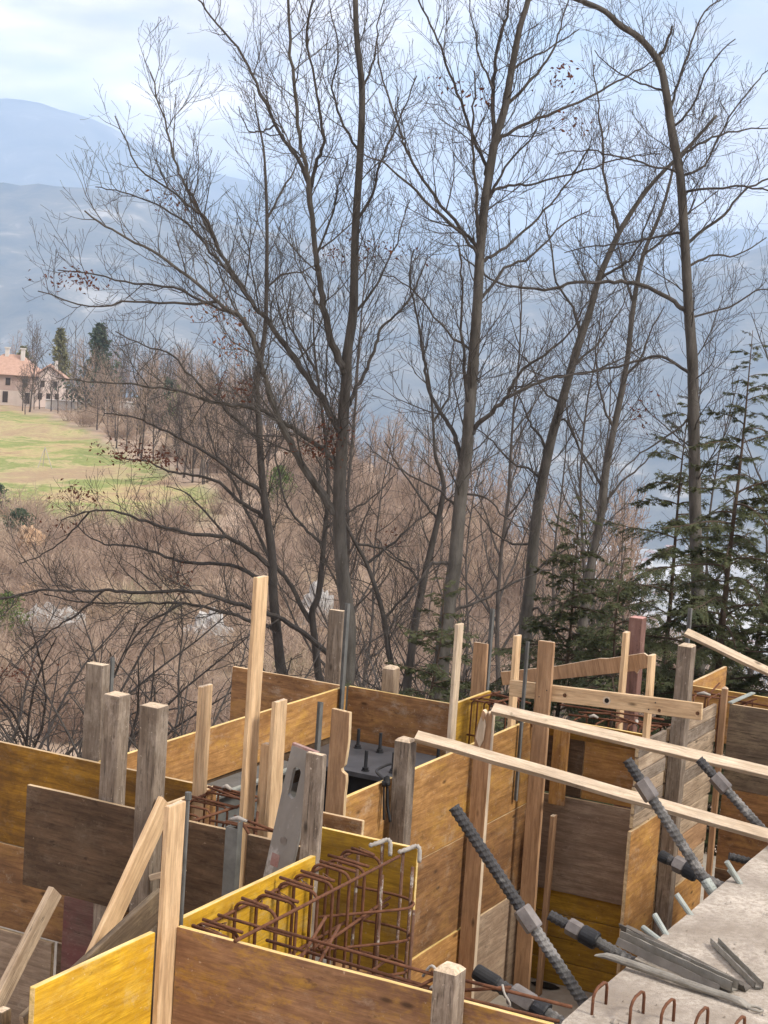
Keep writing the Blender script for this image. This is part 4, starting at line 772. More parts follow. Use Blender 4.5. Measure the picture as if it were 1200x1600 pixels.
# ------------------------------------------------------------------ farmhouse and what stands round it
def frame_box(G, lo, hi, m=0): G.box(lo, hi, m)
def farmhouse():
    mw = simple('old_pink_render', (0.33, 0.24, 0.20), (0.45, 0.35, 0.30), 0.6, 0.9, 0, 0)
    ml = simple('pale_lower_render', (0.42, 0.35, 0.30), (0.53, 0.45, 0.39), 0.6, 0.9, 0, 0)
    mt = simple('orange_roof_tiles', (0.36, 0.225, 0.165), (0.48, 0.315, 0.24), 1.6, 0.85, 0, 0)
    mc = simple('white_chimney_render', (0.50, 0.47, 0.43), (0.62, 0.59, 0.55), 1, 0.9, 0, 0)
    md = simple('dark_shutter', (0.035, 0.025, 0.02), (0.06, 0.045, 0.035), 1, 0.7, 0, 0)
    # local axes: x to the right in view, y away
    o = empty('farmhouse', uv_pt(330, -0.2195), YAW); o.location.z = -15.2
    tag(o, 'pink old farmhouse with an orange hipped roof and white chimneys on the ridge', 'house')
    G = Geo(); G.box((-6.5, 0, -2), (4.2, 9, 2.1)); G.obj('lower_wall', [ml], o)
    G = Geo(); G.box((-6.48, 0.02, 2.1), (4.18, 8.98, 5.2)); G.obj('upper_wall', [mw], o)
    G = Geo(); e = 0.7
    G.add([(-6.5-e, -e, 5.1), (4.2+e, -e, 5.1), (4.2+e, 9+e, 5.1), (-6.5-e, 9+e, 5.1), (-3.0, 4.5, 8.9), (0.7, 4.5, 8.9)], [(3, 2, 1, 0), (0, 1, 5, 4), (1, 2, 5), (2, 3, 4, 5), (3, 0, 4)])
    r = G.obj('roof', [mt], o)
    for x, y in ((1.0, 3.4), (-2.2, 4.2)):
        G = Geo(); G.box((x-0.35, y-0.35, 7.0), (x+0.35, y+0.35, 10.0)); G.box((x-0.5, y-0.5, 10.0), (x+0.5, y+0.5, 10.25)); G.obj('chimney', [mc], r)
    for x in (-4.6, -0.9, 2.4):
        G = Geo(); G.box((x-0.45, -0.06, 3.1), (x+0.45, 0.05, 4.5)); G.obj('window', [md], o)
    for x in (-1.3, 2.9):
        G = Geo(); G.box((x-0.5, -0.06, -0.2), (x+0.5, 0.05, 1.9)); G.obj('door', [md], o)
    o2 = empty('gabled_house', uv_pt(332, -0.1985), YAW+0.18); o2.location.z = -15.4
    mp = simple('pink_white_render', (0.54, 0.44, 0.39), (0.66, 0.56, 0.50), 0.8, 0.9, 0, 0)
    tag(o2, 'pale pink gabled house beside the farmhouse, half hidden by bare branches', 'house')
    G = Geo(); w = 3.2
    G.add([(-w, 0, -2), (w, 0, -2), (w, 10, -2), (-w, 10, -2), (-w, 0, 5.0), (w, 0, 5.0), (w, 10, 5.0), (-w, 10, 5.0), (0, 0, 7.2), (0, 10, 7.2)],
          [(0, 1, 5, 8, 4), (3, 7, 9, 6, 2), (1, 2, 6, 5), (0, 4, 7, 3), (4, 8, 9, 7), (5, 6, 9, 8)]); G.obj('wall', [mp], o2)
    G = Geo()
    for s in (-1, 1):
        G.add([(s*(w+0.6), -0.6, 4.72), (0, -0.6, 7.42), (0, 10.6, 7.42), (s*(w+0.6), 10.6, 4.72), (s*(w+0.6), -0.6, 4.9), (0, -0.6, 7.6), (0, 10.6, 7.6), (s*(w+0.6), 10.6, 4.9)],
              [(0, 1, 2, 3), (4, 5, 6, 7), (0, 1, 5, 4), (2, 3, 7, 6), (0, 3, 7, 4)])
    rf = G.obj('roof', [mt], o2)
    G = Geo(); G.box((0.9, 3, 6.0), (1.5, 3.6, 8.4)); G.obj('chimney', [mc], rf)
    for x, z in ((-1.6, 0.9), (0.0, 0.9), (1.6, 0.9), (-1.2, 3.3), (1.2, 3.3)):
        G = Geo(); G.box((x-0.4, -0.06, z), (x+0.4, 0.05, z+1.25)); G.obj('window', [md], o2)
    for (b, u, w, h, lab) in ((-0.190, 322, 3.2, 1.7, 'white garden wall below the gabled house'), (-0.172, 318, 2.2, 2.0, 'low white shed wall right of the gabled house'), (-0.157, 315, 2.6, 2.2, 'small cream hut among the bare trunks')):
        p = uv_pt(u, b); z = ground_z(p.x, p.y); G = Geo(); G.box((-w, 0, -1), (w, 1.0, h)); G.box((-w-0.15, -0.15, h), (w+0.15, 1.15, h+0.15), 0)
        q = G.obj('garden_wall', [mc]); q.location = (p.x, p.y, z); q.rotation_euler = (0, 0, YAW); tag(q, lab, 'wall')
farmhouse()
def crown_tree(name, u, b, h, w, mat, label, shape, seed, n=2600, leaf=0.5, base=0.1, z=None):
    rnd = random.Random(seed); p = uv_pt(u, b); o = empty(name, (p.x, p.y, z if z is not None else ground_z(p.x, p.y))); tag(o, label, 'tree' if h > 3 else 'bush')
    G = Geo(); G.tube([(0, 0, -0.3), (0.05, 0, h*0.5), (0, 0, h*0.93)], [0.03*h+0.02, 0.02*h, 0.01], 7); G.obj('trunk', [M['bark_far']], o)
    G = Geo()
    tiers = 9
    for i in range(n):
        t = rnd.random()
        if shape == 'cone':
            r = w*(1-t)**0.62*(0.45+0.45*(1-abs((t*tiers) % 1.0))); zz = h*(base+(1-base)*t) - 0.12*r
        elif shape == 'column': r = w*min(1, 4*t+0.3)*(1-t)**0.5; zz = h*(base+(1-base)*t)
        else: r = w*math.sqrt(max(0, 1-(2*t-1)**2)); zz = h*(base+(1-base)*t)
        a = rnd.uniform(0, 6.28); lump = 0.65+0.95*noise.noise((math.cos(a)*1.7, math.sin(a)*1.7, zz/h*5+seed))
        rr = r*lump*math.sqrt(rnd.uniform(0.25, 1.0)); leaf_blade(G, Vector((math.cos(a)*rr, math.sin(a)*rr, zz)), leaf*rnd.uniform(0.6, 1.3), rnd)
    c = G.obj('crown', [M[mat]], o); return o
crown_tree('cedar_tree', 318, -0.1705, 17.0, 8.6, 'needles_far', 'dark green layered cedar right of the gabled house', 'cone', 1, 2600, 0.9, 0.12, -16.2)
crown_tree('conifer_tree', 350, -0.193, 14.2, 5.2, 'needles_yellow', 'yellow green pointed conifer behind the gabled house', 'cone', 2, 2200, 0.7, 0.2, -15)
crown_tree('conifer_tree', 352, -0.214, 10.0, 4.4, 'needles_yellow', 'dull green pointed conifer behind the farmhouse chimney', 'cone', 3, 1600, 0.7, 0.3, -15)
crown_tree('evergreen_tree', 290, -0.132, 8.0, 4.4, 'needles_far', 'rounded dark evergreen at the woodland edge right of the cedar', 'ball', 4, 3000, 0.7, 0.05, -15.5)
crown_tree('evergreen_tree', 283, -0.1215, 7.4, 2.2, 'leaf_green', 'lighter green rounded tree against the rounded dark evergreen', 'ball', 5, 1500, 0.5, 0.2, -15.5)
crown_tree('green_bush', 99, -0.2165, 3.0, 1.3, 'leaf_green', 'bright green bush beside the white rocks at the left edge', 'ball', 6, 1500, 0.22, 0.0)
crown_tree('green_bush', 150, -0.2125, 2.8, 1.7, 'needles_far', 'dull green bush by the orange earth above the bright green bush', 'ball', 7, 1100, 0.3, 0.0)
crown_tree('green_bush', 168, -0.0615, 4.6, 1.6, 'leaf_green', 'light green bush glimpsed between the slender dark tree and the forked beech', 'ball', 8, 1100, 0.35, 0.1)
crown_tree('green_bush', 165, -0.2245, 3.0, 1.2, 'needles_far', 'small dark bush at the left edge below the meadow', 'ball', 9, 800, 0.3, 0.0)
# thin white tripod mast on the meadow
p = uv_pt(212, -0.199); G = Geo()
for a in (0.3, 2.4, 4.5): G.tube([(math.cos(a)*1.1, math.sin(a)*1.1, -0.2), (0, 0, 2.6)], 0.05, 5)
o = G.obj('tripod_frame', [M['cement']]); o.location = (p.x, p.y, ground_z(p.x, p.y)); tag(o, 'thin white tripod standing in the meadow', 'tripod')
# pale rock outcrops and bare orange earth banks
def rock(u, b, sx, sy, sz, seed, mat, name, label):
    p = uv_pt(u, b); V = []; F = []; nu, nv = 22, 12
    for i in range(nv+1):
        t = math.pi*0.55*i/nv
        for j in range(nu):
            a = 2*math.pi*j/nu; d = Vector((math.sin(t)*math.cos(a), math.sin(t)*math.sin(a), math.cos(t)))
            k = 1+0.45*noise.fractal(d*2.1+Vector((seed, 0, 0)), 0.8, 2.1, 5); V.append((d.x*sx*k, d.y*sy*k, d.z*sz*k))
    for i in range(nv):
        for j in range(nu): F.append((i*nu+j, (i+1)*nu+j, (i+1)*nu+(j+1) % nu, i*nu+(j+1) % nu))
    o = link(name, make_mesh(name, V, F, [mat])); o.location = (p.x, p.y, ground_z(p.x, p.y)-0.1); o.rotation_euler = (0, 0, YAW+seed*0.3); tag(o, label, 'rock' if 'rock' in name else 'bank'); return o
mr = simple('pale_limestone', (0.30, 0.29, 0.275), (0.52, 0.505, 0.48), 1.2, 0.95, 0, 0.6, 0.1, ((0.24, 0.2, 0.15), 2.0, 0.6))
mo = simple('orange_earth', (0.33, 0.21, 0.125), (0.44, 0.31, 0.20), 0.8, 0.95, 0, 0.5, 0.1)
rock(101, -0.197, 2.4, 1.2, 1.9, 1, mr, 'rock_outcrop', 'large white rock face right of the bright green bush')
rock(103, -0.180, 1.2, 0.9, 1.3, 2, mr, 'rock_outcrop', 'smaller white rock just right of the large white rock face')
rock(100, -0.098, 1.7, 1.0, 1.9, 3, mr, 'rock_outcrop', 'pale rocks behind the tall pale batten')
rock(108, -0.035, 1.2, 1.0, 2.3, 4, mr, 'rock_outcrop', 'pale rock glimpsed beside the trunk of the forked beech')
rock(98, -0.070, 1.5, 1.0, 1.2, 5, mr, 'rock_outcrop', 'low pale rock below the slender dark tree')
rock(138, -0.205, 2.2, 1.2, 1.9, 6, mo, 'earth_bank', 'bare orange earth bank below the dull green bush')
rock(112, -0.203, 1.6, 1.0, 1.3, 7, mo, 'earth_bank', 'bare orange earth slip above the large white rock face')
# ------------------------------------------------------------------ building blocks of the formwork
def lumber(p0, p1, w, d, side, mats, parent=None, name='timber_post', cham=0.003, jit=0.0012, edges=False, topcham=0.0):
    """timber between p0 and p1: w across `side`, d across the other way; local Z along the grain"""
    p0, p1 = Vector(p0), Vector(p1); z = (p1-p0); ln = z.length; z.normalize()
    s = Vector(side); x = (s - z*s.dot(z)).normalized(); y = z.cross(x)
    n = max(2, int(ln/0.22)); rnd = random.Random(int((p0.x*131+p0.y*57+p0.z*17+ln*7)*1000)); a, b = w/2, d/2; c = min(cham, a*0.4, b*0.4)
    prof = [(-a+c, -b), (a-c, -b), (a, -b+c), (a, b-c), (a-c, b), (-a+c, b), (-a, b-c), (-a, -b+c)]
    V = []; F = []; MI = []
    tc = topcham or c
    zs = [(0, 1), (c, 0)] + [(ln*k/n, 0) for k in range(1, n)] + [(ln-tc, 0), (ln, 2)]
    for q, end in zs:
        jx, jy = rnd.uniform(-1, 1)*jit, rnd.uniform(-1, 1)*jit
        sh = c if end == 1 else tc if end == 2 else 0
        for px, py in prof:
            fx = (abs(px)-sh)/max(1e-6, abs(px)); fy = (abs(py)-sh)/max(1e-6, abs(py))
            V.append((px*max(0.3, fx)+jx+rnd.uniform(-1, 1)*jit*0.4, py*max(0.3, fy)+jy+rnd.uniform(-1, 1)*jit*0.4, q + (rnd.uniform(-1, 1)*jit*1.5 if end == 2 else 0)))
    m = len(zs)
    for i in range(m-1):
        for j in range(8):
            F.append((i*8+j, i*8+(j+1) % 8, i*8+8+(j+1) % 8, i*8+8+j))
            MI.append(1 if (edges and j in (2, 6)) or (i == m-2 and topcham) else 0)
    F.append(tuple(reversed(range(8)))); MI.append(1); F.append(tuple((m-1)*8+j for j in range(8))); MI.append(1)
    o = link(name, make_mesh(name, V, F, list(mats), MI), parent)
    o.matrix_world = Matrix(((x.x, y.x, z.x, p0.x), (x.y, y.y, z.y, p0.y), (x.z, y.z, z.z, p0.z), (0, 0, 0, 1)))
    return o
TH = 0.027
def panel_y(c, x0, x1, z0, z1, mat, edge, label=None, group=None, th=TH, parent=None, name='formwork_panel'):
    o = lumber((x0, c+th/2, (z0+z1)/2), (x1, c+th/2, (z0+z1)/2), z1-z0, th, (0, 0, 1), (M[mat], M[edge]), parent, name, 0.002, 0.0013, True)
    if label: tag(o, label, 'formwork panel', group)
    return o
def panel_x(c, y0, y1, z0, z1, mat, edge, label=None, group=None, th=TH, parent=None, name='formwork_panel'):
    o = lumber((c-th/2, y0, (z0+z1)/2), (c-th/2, y1, (z0+z1)/2), z1-z0, th, (0, 0, 1), (M[mat], M[edge]), parent, name, 0.002, 0.0013, True)
    if label: tag(o, label, 'formwork panel', group)
    return o
def post(x0, x1, y0, y1, z0, z1, mat, label, end='endgrain', name='timber_post', topcham=0.0, lean=(0, 0), cat='timber post', cham=0.003):
    q = random.Random(int(x0*1000+y0*77)); lean = (lean[0]+q.uniform(-.010, .010), lean[1]+q.uniform(-.008, .008))
    o = lumber(((x0+x1)/2-lean[0]*0.4, (y0+y1)/2-lean[1]*0.4, z0), ((x0+x1)/2+lean[0]*0.6, (y0+y1)/2+lean[1]*0.6, z1), x1-x0, y1-y0, (1, 0, 0), (M[mat], M[end]), None, name, cham, 0.0016, False, topcham)
    return tag(o, label, cat)
def cut_plank(origin, ex, ez, outline, th, mats, name):
    """plank with a shaped outline (x,z pairs) extruded along the normal"""
    ex = Vector(ex).normalized(); ez = Vector(ez).normalized(); ey = ez.cross(ex)
    k = len(outline); V = [(x, 0, z) for x, z in outline] + [(x, th, z) for x, z in outline]
    F = [tuple(range(k)), tuple(reversed(range(k, 2*k)))] + [(i, i+k, (i+1) % k+k, (i+1) % k) for i in range(k)]
    bm = bmesh.new(); bv = [bm.verts.new(v) for v in V]
    for f in F: bm.faces.new([bv[i] for i in f])
    bmesh.ops.recalc_face_normals(bm, faces=bm.faces)
    bmesh.ops.bevel(bm, geom=[e for e in bm.edges], offset=0.0015, segments=1, affect='EDGES')
    me = bpy.data.meshes.new(name); bm.to_mesh(me); bm.free()
    for m in mats: me.materials.append(m)
    for p in me.polygons: p.material_index = 0 if abs(p.normal.y) > 0.7 else 1
    o = link(name, me)
    o.matrix_world = Matrix(((ex.x, ey.x, ez.x, origin[0]), (ex.y, ey.y, ez.y, origin[1]), (ex.z, ey.z, ez.z, origin[2]), (0, 0, 0, 1)))
    return o

# ------------------------------------------------------------------ floor and concrete slab
G = Geo(); G.box((-9.5, 3.0, -2.6), (-2.17, 14.5, -1.84)); struct(G.obj('formwork_floor', [M['darkconcrete']]))
def slab():
    V = []; F = []; nx, ny = 46, 60; x0, x1, y0, y1 = -2.165, 4.2, 5.86, 11.4
    for j in range(ny+1):
        for i in range(nx+1):
            x = x0+(x1-x0)*(i/nx)**1.8; y = y0+(y1-y0)*(j/ny)**1.25
            e = noise.noise((x*7, y*7, 2)); z = 0.006*noise.noise((x*3, y*3, 0)) + 0.003*e
            if i == 0: x += 0.008*e; z -= 0.014
            if j == 0: y += 0.018*noise.noise((x*9, 3, 5)); z -= 0.016+0.012*abs(e)
            V.append((x, y, z))
    for j in range(ny):
        for i in range(nx): a = j*(nx+1)+i; F.append((a, a+1, a+nx+2, a+nx+1))
    rim = [i for i in range(nx+1)] + [j*(nx+1)+nx for j in range(1, ny+1)] + [ny*(nx+1)+i for i in range(nx-1, -1, -1)] + [j*(nx+1) for j in range(ny-1, 0, -1)]
    b = len(V)
    for q, dz in enumerate((-0.35, -1.86)):
        for k in rim:
            x, y, z = V[k]; V.append((x+0.01*noise.noise((x*5, y*5, dz)), y+0.012*noise.noise((x*6, y*6, dz+4)), dz))
    k = len(rim)
    for i in range(k):
        j = (i+1) % k; F.append((rim[i], b+i, b+j, rim[j])); F.append((b+i, b+k+i, b+k+j, b+j))
    return link('concrete_slab', make_mesh('concrete_slab', V, F, [M['concrete']]))
struct(slab())

# ------------------------------------------------------------------ formwork panels
panel_y(7.72, -7.6, -4.96, -0.585, 0, 'ply_gold', 'edge_pale', 'worn golden panel running out of view at the left edge, behind the dark panel')
panel_y(7.715, -7.6, -4.96, -1.085, -0.59, 'ply_brown', 'edge_pale', 'dark brown panel under the worn golden panel at the left edge', th=0.032)
panel_y(7.705, -7.6, -5.95, -1.80, -1.10, 'ply_grey', 'edge_pale', 'dull brown board at the bottom left, lowest behind the short brace', th=0.03)
panel_y(7.73, -5.93, -4.96, -1.80, -1.10, 'ply_dark', 'edge_pale', 'dark panel low behind the red stained board')
panel_y(7.55, -5.76, -5.40, -1.30, -0.74, 'ply_red', 'ply_red', 'red stained board hanging below the dark weathered panel')
panel_y(7.11, -5.705, -4.945, -0.545, 0, 'ply_dark', 'edge_pale', 'dark weathered panel left of the three grey posts, its left end free')
panel_y(7.11, -4.80, -4.405, -1.1, 0, 'ply_dark', 'edge_pale', 'dark panel left of the upright steel channel')
panel_y(7.11, -4.325, -4.02, -1.1, 0, 'ply_dark', 'edge_pale', 'dark panel right of the upright steel channel')
panel_y(5.82, -3.852, -2.175, -0.62, 0, 'ply_front', 'edge_yellow', 'big worn brown panel along the bottom of the view, with yellow patches')
panel_y(5.823, -3.852, -2.175, -1.84, -0.63, 'ply_front', 'edge_yellow', 'lower panel under the big worn brown panel')
panel_y(10.60, -6.66, -5.73, -0.5, 0, 'ply_brown', 'edge_pale', 'brown panel at the far left corner behind the tall pale batten')
panel_y(10.625, -5.70, -4.878, -0.52, 0, 'ply_brown', 'edge_yellow', 'brown back panel rising behind the bolted steel plate')
panel_y(7.46, -4.14, -3.56, -0.66, 0, 'ply_honey', 'edge_yellow', 'short golden panel with bright yellow edges closing the back of the front rebar cage')
panel_y(7.70, -4.40, -4.00, -0.5, 0, 'ply_brown', 'edge_pale', 'small brown panel between the notched plank and the short golden panel')
panel_x(-3.886, 4.95, 5.712, -0.9, 0, 'ply_new', 'edge_yellow', 'bright yellow panel at the bottom left, its front end showing')
panel_x(-3.89, 5.85, 7.035, -0.8, 0, 'ply_new', 'edge_yellow', 'bright yellow panel lining the left of the front rebar cage')
panel_x(-4.93, 7.14, 7.76, -0.55, 0, 'ply_brown', 'edge_pale', 'panel holding the second rebar cage, behind the three grey posts')
panel_x(-5.70, 7.76, 10.60, -0.33, 0, 'ply_amber', 'edge_yellow', 'long amber panel with flaking face running back to the far corner')
panel_x(-5.72, 7.76, 10.60, -0.90, -0.335, 'ply_dark', 'edge_pale', 'dark lower panel under the long amber panel behind the steel beam')
panel_x(-4.28, 8.04, 8.60, -0.58, 0, 'ply_amber', 'edge_yellow', 'amber panel under the black strap, left of the grey post carrying a batten')
panel_x(-4.28, 8.04, 8.60, -1.84, -0.585, 'ply_brown', 'edge_pale', 'lower panel under the amber panel with the black strap')
panel_x(-4.87, 10.66, 11.25, -0.52, 0, 'ply_honey', 'edge_yellow', 'golden panel beside the small rebar cage at the back')
panel_x(-4.27, 8.60, 9.70, -0.575, 0, 'ply_amber', 'edge_yellow', 'upper amber panel of the tall wall right of the grey post carrying a batten')
panel_x(-4.268, 8.60, 9.70, -1.175, -0.58, 'ply_brown', 'edge_pale', 'middle brown panel of the tall wall behind the long ribbed bar')
panel_x(-4.258, 8.60, 9.70, -1.84, -1.18, 'ply_amber', 'edge_yellow', 'lowest amber panel of the tall wall, standing proud with a yellow top edge', th=0.036)
panel_x(-4.27, 9.704, 10.80, -0.575, 0, 'ply_amber', 'edge_yellow', 'upper amber panel between the torn brown post and the wide brown post')
panel_x(-4.268, 9.704, 10.80, -1.175, -0.58, 'ply_brown', 'edge_pale', 'middle panel between the torn brown post and the wide brown post')
panel_x(-4.26, 9.704, 10.80, -1.84, -1.18, 'ply_grey', 'edge_pale', 'lowest greyish panel between the torn brown post and the wide brown post')
panel_y(10.72, -4.22, -3.50, -0.115, 0, 'ply_gold', 'edge_yellow', 'narrow golden board with a pale top edge below the holed crossing board')
panel_y(10.80, -4.262, -3.965, -0.525, -0.12, 'ply_dark', 'edge_pale', 'dark squarish panel piece below the narrow golden board')
panel_y(10.80, -3.96, -3.46, -0.525, -0.12, 'ply_amber', 'edge_pale', 'orange panel piece beside the dark squarish piece')
panel_y(10.76, -4.262, -3.46, -1.185, -0.53, 'ply_grey', 'edge_pale', 'big dull grey brown panel in the back of the pit behind the ribbed bars')
t = empty('plank_wall', (-3.8, 10.80, -1.84)); tag(t, 'dark yellow planks stacked at the foot of the back wall in the pit', 'plank wall')
for k in range(4):
    o = lumber((-4.257, 10.80+0.006*(k % 2), -1.84+0.163*(k+0.5)), (-3.47, 10.80+0.006*(k % 2), -1.84+0.163*(k+0.5)), 0.158, 0.03, (0, 0, 1), (M['ply_honey'], M['edge_pale']), None, 'plank', 0.003, 0.001)
    o.parent = t; o.matrix_parent_inverse = Matrix.Translation(-t.location)
def plank_wall(x, y0, y1, z0, z1, n, mats, label, seed):
    t = empty('plank_wall', (x, y0, z0)); tag(t, label, 'plank wall'); rnd = random.Random(seed); h = (z1-z0)/n
    for k in range(n):
        zc = z0+h*(k+0.5); xo = rnd.uniform(-0.004, 0.004)
        o = lumber((x-0.015+xo, y0+rnd.uniform(0, .012), zc), (x-0.015+xo, y1-rnd.uniform(0, .012), zc+rnd.uniform(-.002, .002)), h-0.005, 0.03, (0, 0, 1), (M[mats[k % len(mats)]], M['edge_pale']), None, 'plank', 0.004, 0.0012)
        o.parent = t; o.matrix_parent_inverse = Matrix.Translation(-t.location)
plank_wall(-3.45, 10.42, 10.985, -0.56, 0, 6, ('weathered_pale', 'weathered'), 'grey weathered planks left of the square grey post', 1)
plank_wall(-3.45, 11.015, 12.10, -0.66, 0, 7, ('weathered_pale', 'weathered_pale', 'weathered'), 'grey weathered planks right of the square grey post', 2)
panel_x(-3.45, 10.40, 10.985, -1.33, -0.57, 'ply_amber', 'edge_pale', 'orange worn panel low at the left of the square grey post')
panel_x(-3.45, 10.40, 10.985, -1.84, -1.335, 'ply_amber', 'edge_pale', 'lowest worn panel at the left of the square grey post')
plank_wall(-3.45, 11.015, 12.10, -1.20, -0.67, 3, ('weathered_pale', 'pine_brown'), 'yellowish grey planks lower right of the square grey post', 3)
panel_x(-3.45, 11.015, 12.10, -1.84, -1.21, 'ply_amber', 'edge_pale', 'orange panel at the foot of the wall right of the square grey post')
panel_y(12.15, -3.375, -1.6, -0.62, 0, 'weathered_dark', 'edge_pale', 'dark panel with grey peeled patches at the right edge of the view')
panel_y(12.153, -3.375, -1.6, -1.22, -0.625, 'ply_brown', 'edge_pale', 'brown panel under the dark panel with peeled patches')
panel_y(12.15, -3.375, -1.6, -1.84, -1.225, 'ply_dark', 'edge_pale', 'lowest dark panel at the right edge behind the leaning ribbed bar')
panel_y(12.60, -3.80, -1.6, -0.4, 0, 'ply_amber', 'edge_yellow', 'orange back panel at the right edge behind the narrow rounded stake')
panel_x(-3.83, 12.70, 13.62, -0.34, 0, 'ply_amber', 'edge_pale', 'short orange panel end sticking up at the back right under the slanting batten')

# ------------------------------------------------------------------ posts
post(-5.845, -5.725, 7.76, 7.83, -1.84, 0.545, 'weathered', 'grey weathered post farthest left, behind the worn golden panel')
post(-5.262, -5.162, 7.15, 7.25, -1.84, 0.553, 'weathered', 'grey square post in the middle of the three at the left')
post(-4.925, -4.815, 6.995, 7.095, -1.84, 0.575, 'weathered', 'largest grey square post of the left three, in front of the dark panel')
post(-3.884, -3.857, 5.718, 5.838, -1.84, 0.53, 'pine', 'fresh brown plank standing upright at the corner of the bright yellow panel')
post(-4.926, -4.902, 7.51, 7.62, -1.0, 0.59, 'pine', 'pale batten standing right of the three grey posts')
post(-4.577, -4.55, 7.43, 7.54, -1.1, 1.225, 'pine', 'tallest pale batten, standing far above all the others')
post(-4.512, -4.452, 7.49, 7.54, -1.0, 0.36, 'pine', 'shortest pale stake right beside the tallest pale batten')
post(-4.43, -4.402, 7.44, 7.555, -1.0, 0.60, 'pine', 'pale batten second to the right of the tallest one, with a wavy bark edge')
post(-3.985, -3.890, 7.04, 7.078, -0.9, 0.49, 'weathered', 'wide grey plank standing in front of the slotted straightedge')
post(-4.24, -4.145, 8.50, 8.595, -1.84, 0.25, 'weathered', 'grey square post carrying the end of the nearer long batten', topcham=0.012)
post(-5.915, -5.795, 10.66, 10.70, -1.0, 0.52, 'weathered', 'grey plank behind the far corner beside the grey steel angle')
post(-5.455, -5.365, 10.67, 10.77, -1.0, 0.175, 'weathered_pale', 'short thick grey post peeping over the brown back panel', topcham=0.014)
post(-4.868, -4.84, 10.545, 10.632, -1.0, 0.57, 'pine_pale', 'pale batten at the right end of the brown back panel')
post(-5.07, -4.96, 11.34, 11.368, -1.0, 0.315, 'pine_brown', 'orange brown plank left of the tall steel rod at the back')
post(-4.505, -4.475, 10.72, 10.80, -0.6, 0.52, 'pine', 'pale batten rising behind the left end of the holed crossing board')
post(-4.185, -4.075, 10.395, 10.425, -1.84, 0.575, 'pine_brown', 'wide brown post nailed over the holed crossing board, reaching to the pit floor')
post(-4.07, -3.97, 11.80, 11.90, -1.0, 0.585, 'redpaint', 'thick post painted red brown with worn pink edges', 'redend')
post(-3.93, -3.90, 11.29, 11.372, -0.4, 0.555, 'pine', 'pale batten in front of the red brown post')
post(-3.485, -3.457, 10.545, 10.63, -0.07, 0.56, 'pine', 'pale batten right of the red brown post, behind the holed crossing board')
post(-3.442, -3.345, 11.0, 11.1, -1.84, 0.58, 'weathered', 'tall square grey post between the grey plank walls', topcham=0.010)
post(-3.43, -3.388, 12.105, 12.14, -1.6, 0.125, 'pine_brown', 'narrow brown stake with a rounded top at the corner of the dark peeled panel', topcham=0.012, name='timber_stake')
post(-2.625, -2.532, 5.705, 5.80, -1.84, 0.155, 'weathered', 'short square post with worn chamfered top at the bottom edge of the view', topcham=0.016)
post(-4.235, -4.19, 5.14, 5.20, -1.5, -0.235, 'weathered_dark', 'little dark stake left of the bright yellow panel front end', name='timber_stake')
post(-4.06, -4.03, 10.50, 10.56, -1.84, -0.60, 'pine_brown', 'narrow board with a pale edge low behind the wide brown post')
post(-4.13, -4.02, 10.64, 10.668, -0.56, 0.0, 'ply_amber', 'short red brown board with a pale edge hanging right of the wide brown post', 'edge_pale')
# notched and broken planks
def notched():
    w = 0.112
    pr = [(0, -0.6), (w, -0.6), (w, 0.02), (w+0.004, 0.10), (w, 0.135), (w-0.026, 0.150), (w-0.030, 0.165), (w-0.012, 0.185), (w-0.006, 0.23), (w+0.002, 0.33), (w-0.002, 0.475), (0, 0.480)]
    o = cut_plank((-4.385, 8.0, 0), (1, 0, 0), (0, 0, 1), pr, 0.03, (M['pine_brown'], M['edge_pale']), 'timber_post')
    tag(o, 'brown plank with a bitten notch in its right edge, left of the bolted plate', 'timber post')
notched()
def torn():
    w = 0.108
    pr = [(0, -1.84), (w, -1.84), (w, 0.235), (w-0.012, 0.235), (w-0.022, 0.205), (w-0.032, 0.235), (w-0.045, 0.20), (w-0.055, 0.23), (w-0.068, 0.24), (w-0.080, 0.19), (0.006, 0.12), (0, 0.05)]
    o = cut_plank((-4.243, 9.60, 0), (1, 0, 0), (0, 0, 1), pr, 0.045, (M['pine_brown'], M['pine_pale']), 'timber_post')
    tag(o, 'tall brown post with a torn splintered top, carrying the farther long batten', 'timber post')
    sp = [(0.008, 0.06), (0.040, 0.0), (0.062, 0.05), (0.072, 0.15), (0.060, 0.19), (0.052, 0.165), (0.036, 0.20), (0.022, 0.15)]
    s = cut_plank((-4.243, 9.594, 0), (1, 0, 0), (0, 0, 1), sp, 0.005, (M['pine_pale'], M['pine_pale']), 'splinter')
    s.parent = o; s.matrix_parent_inverse = o.matrix_world.inverted()
torn()
# crossing boards
M['pine_knot'] = wood('knot_wood', (0.11, 0.05, 0.025), (0.18, 0.09, 0.045), None, 0, False)
o = lumber((-4.385, 10.441, 0.222), (-3.07, 10.441, 0.275), 0.108, 0.027, (0, 0, 1), (M['pine'], M['edge_pale']), None, 'crossing_board', 0.003, 0.001, True)
tag(o, 'pale crossing board with round knot holes, nailed across the front of the posts', 'board')
for (x, z, r) in ((-3.99, 0.235, 0.014), (-3.70, 0.247, 0.016), (-3.345, 0.240, 0.011), (-3.095, 0.262, 0.013)):
    G = Geo(); G.tube([(x, 10.4305, z), (x, 10.4262, z)], r, 14, 0); G.tube([(x, 10.4300, z), (x, 10.4271, z)], r*1.7, 14, 1)
    k = G.obj('knot_hole', [M['hole' if x == -3.70 else 'pine_knot'], M['pine_pale' if x == -3.70 else 'pine']]); k.parent = o; k.matrix_parent_inverse = o.matrix_world.inverted()
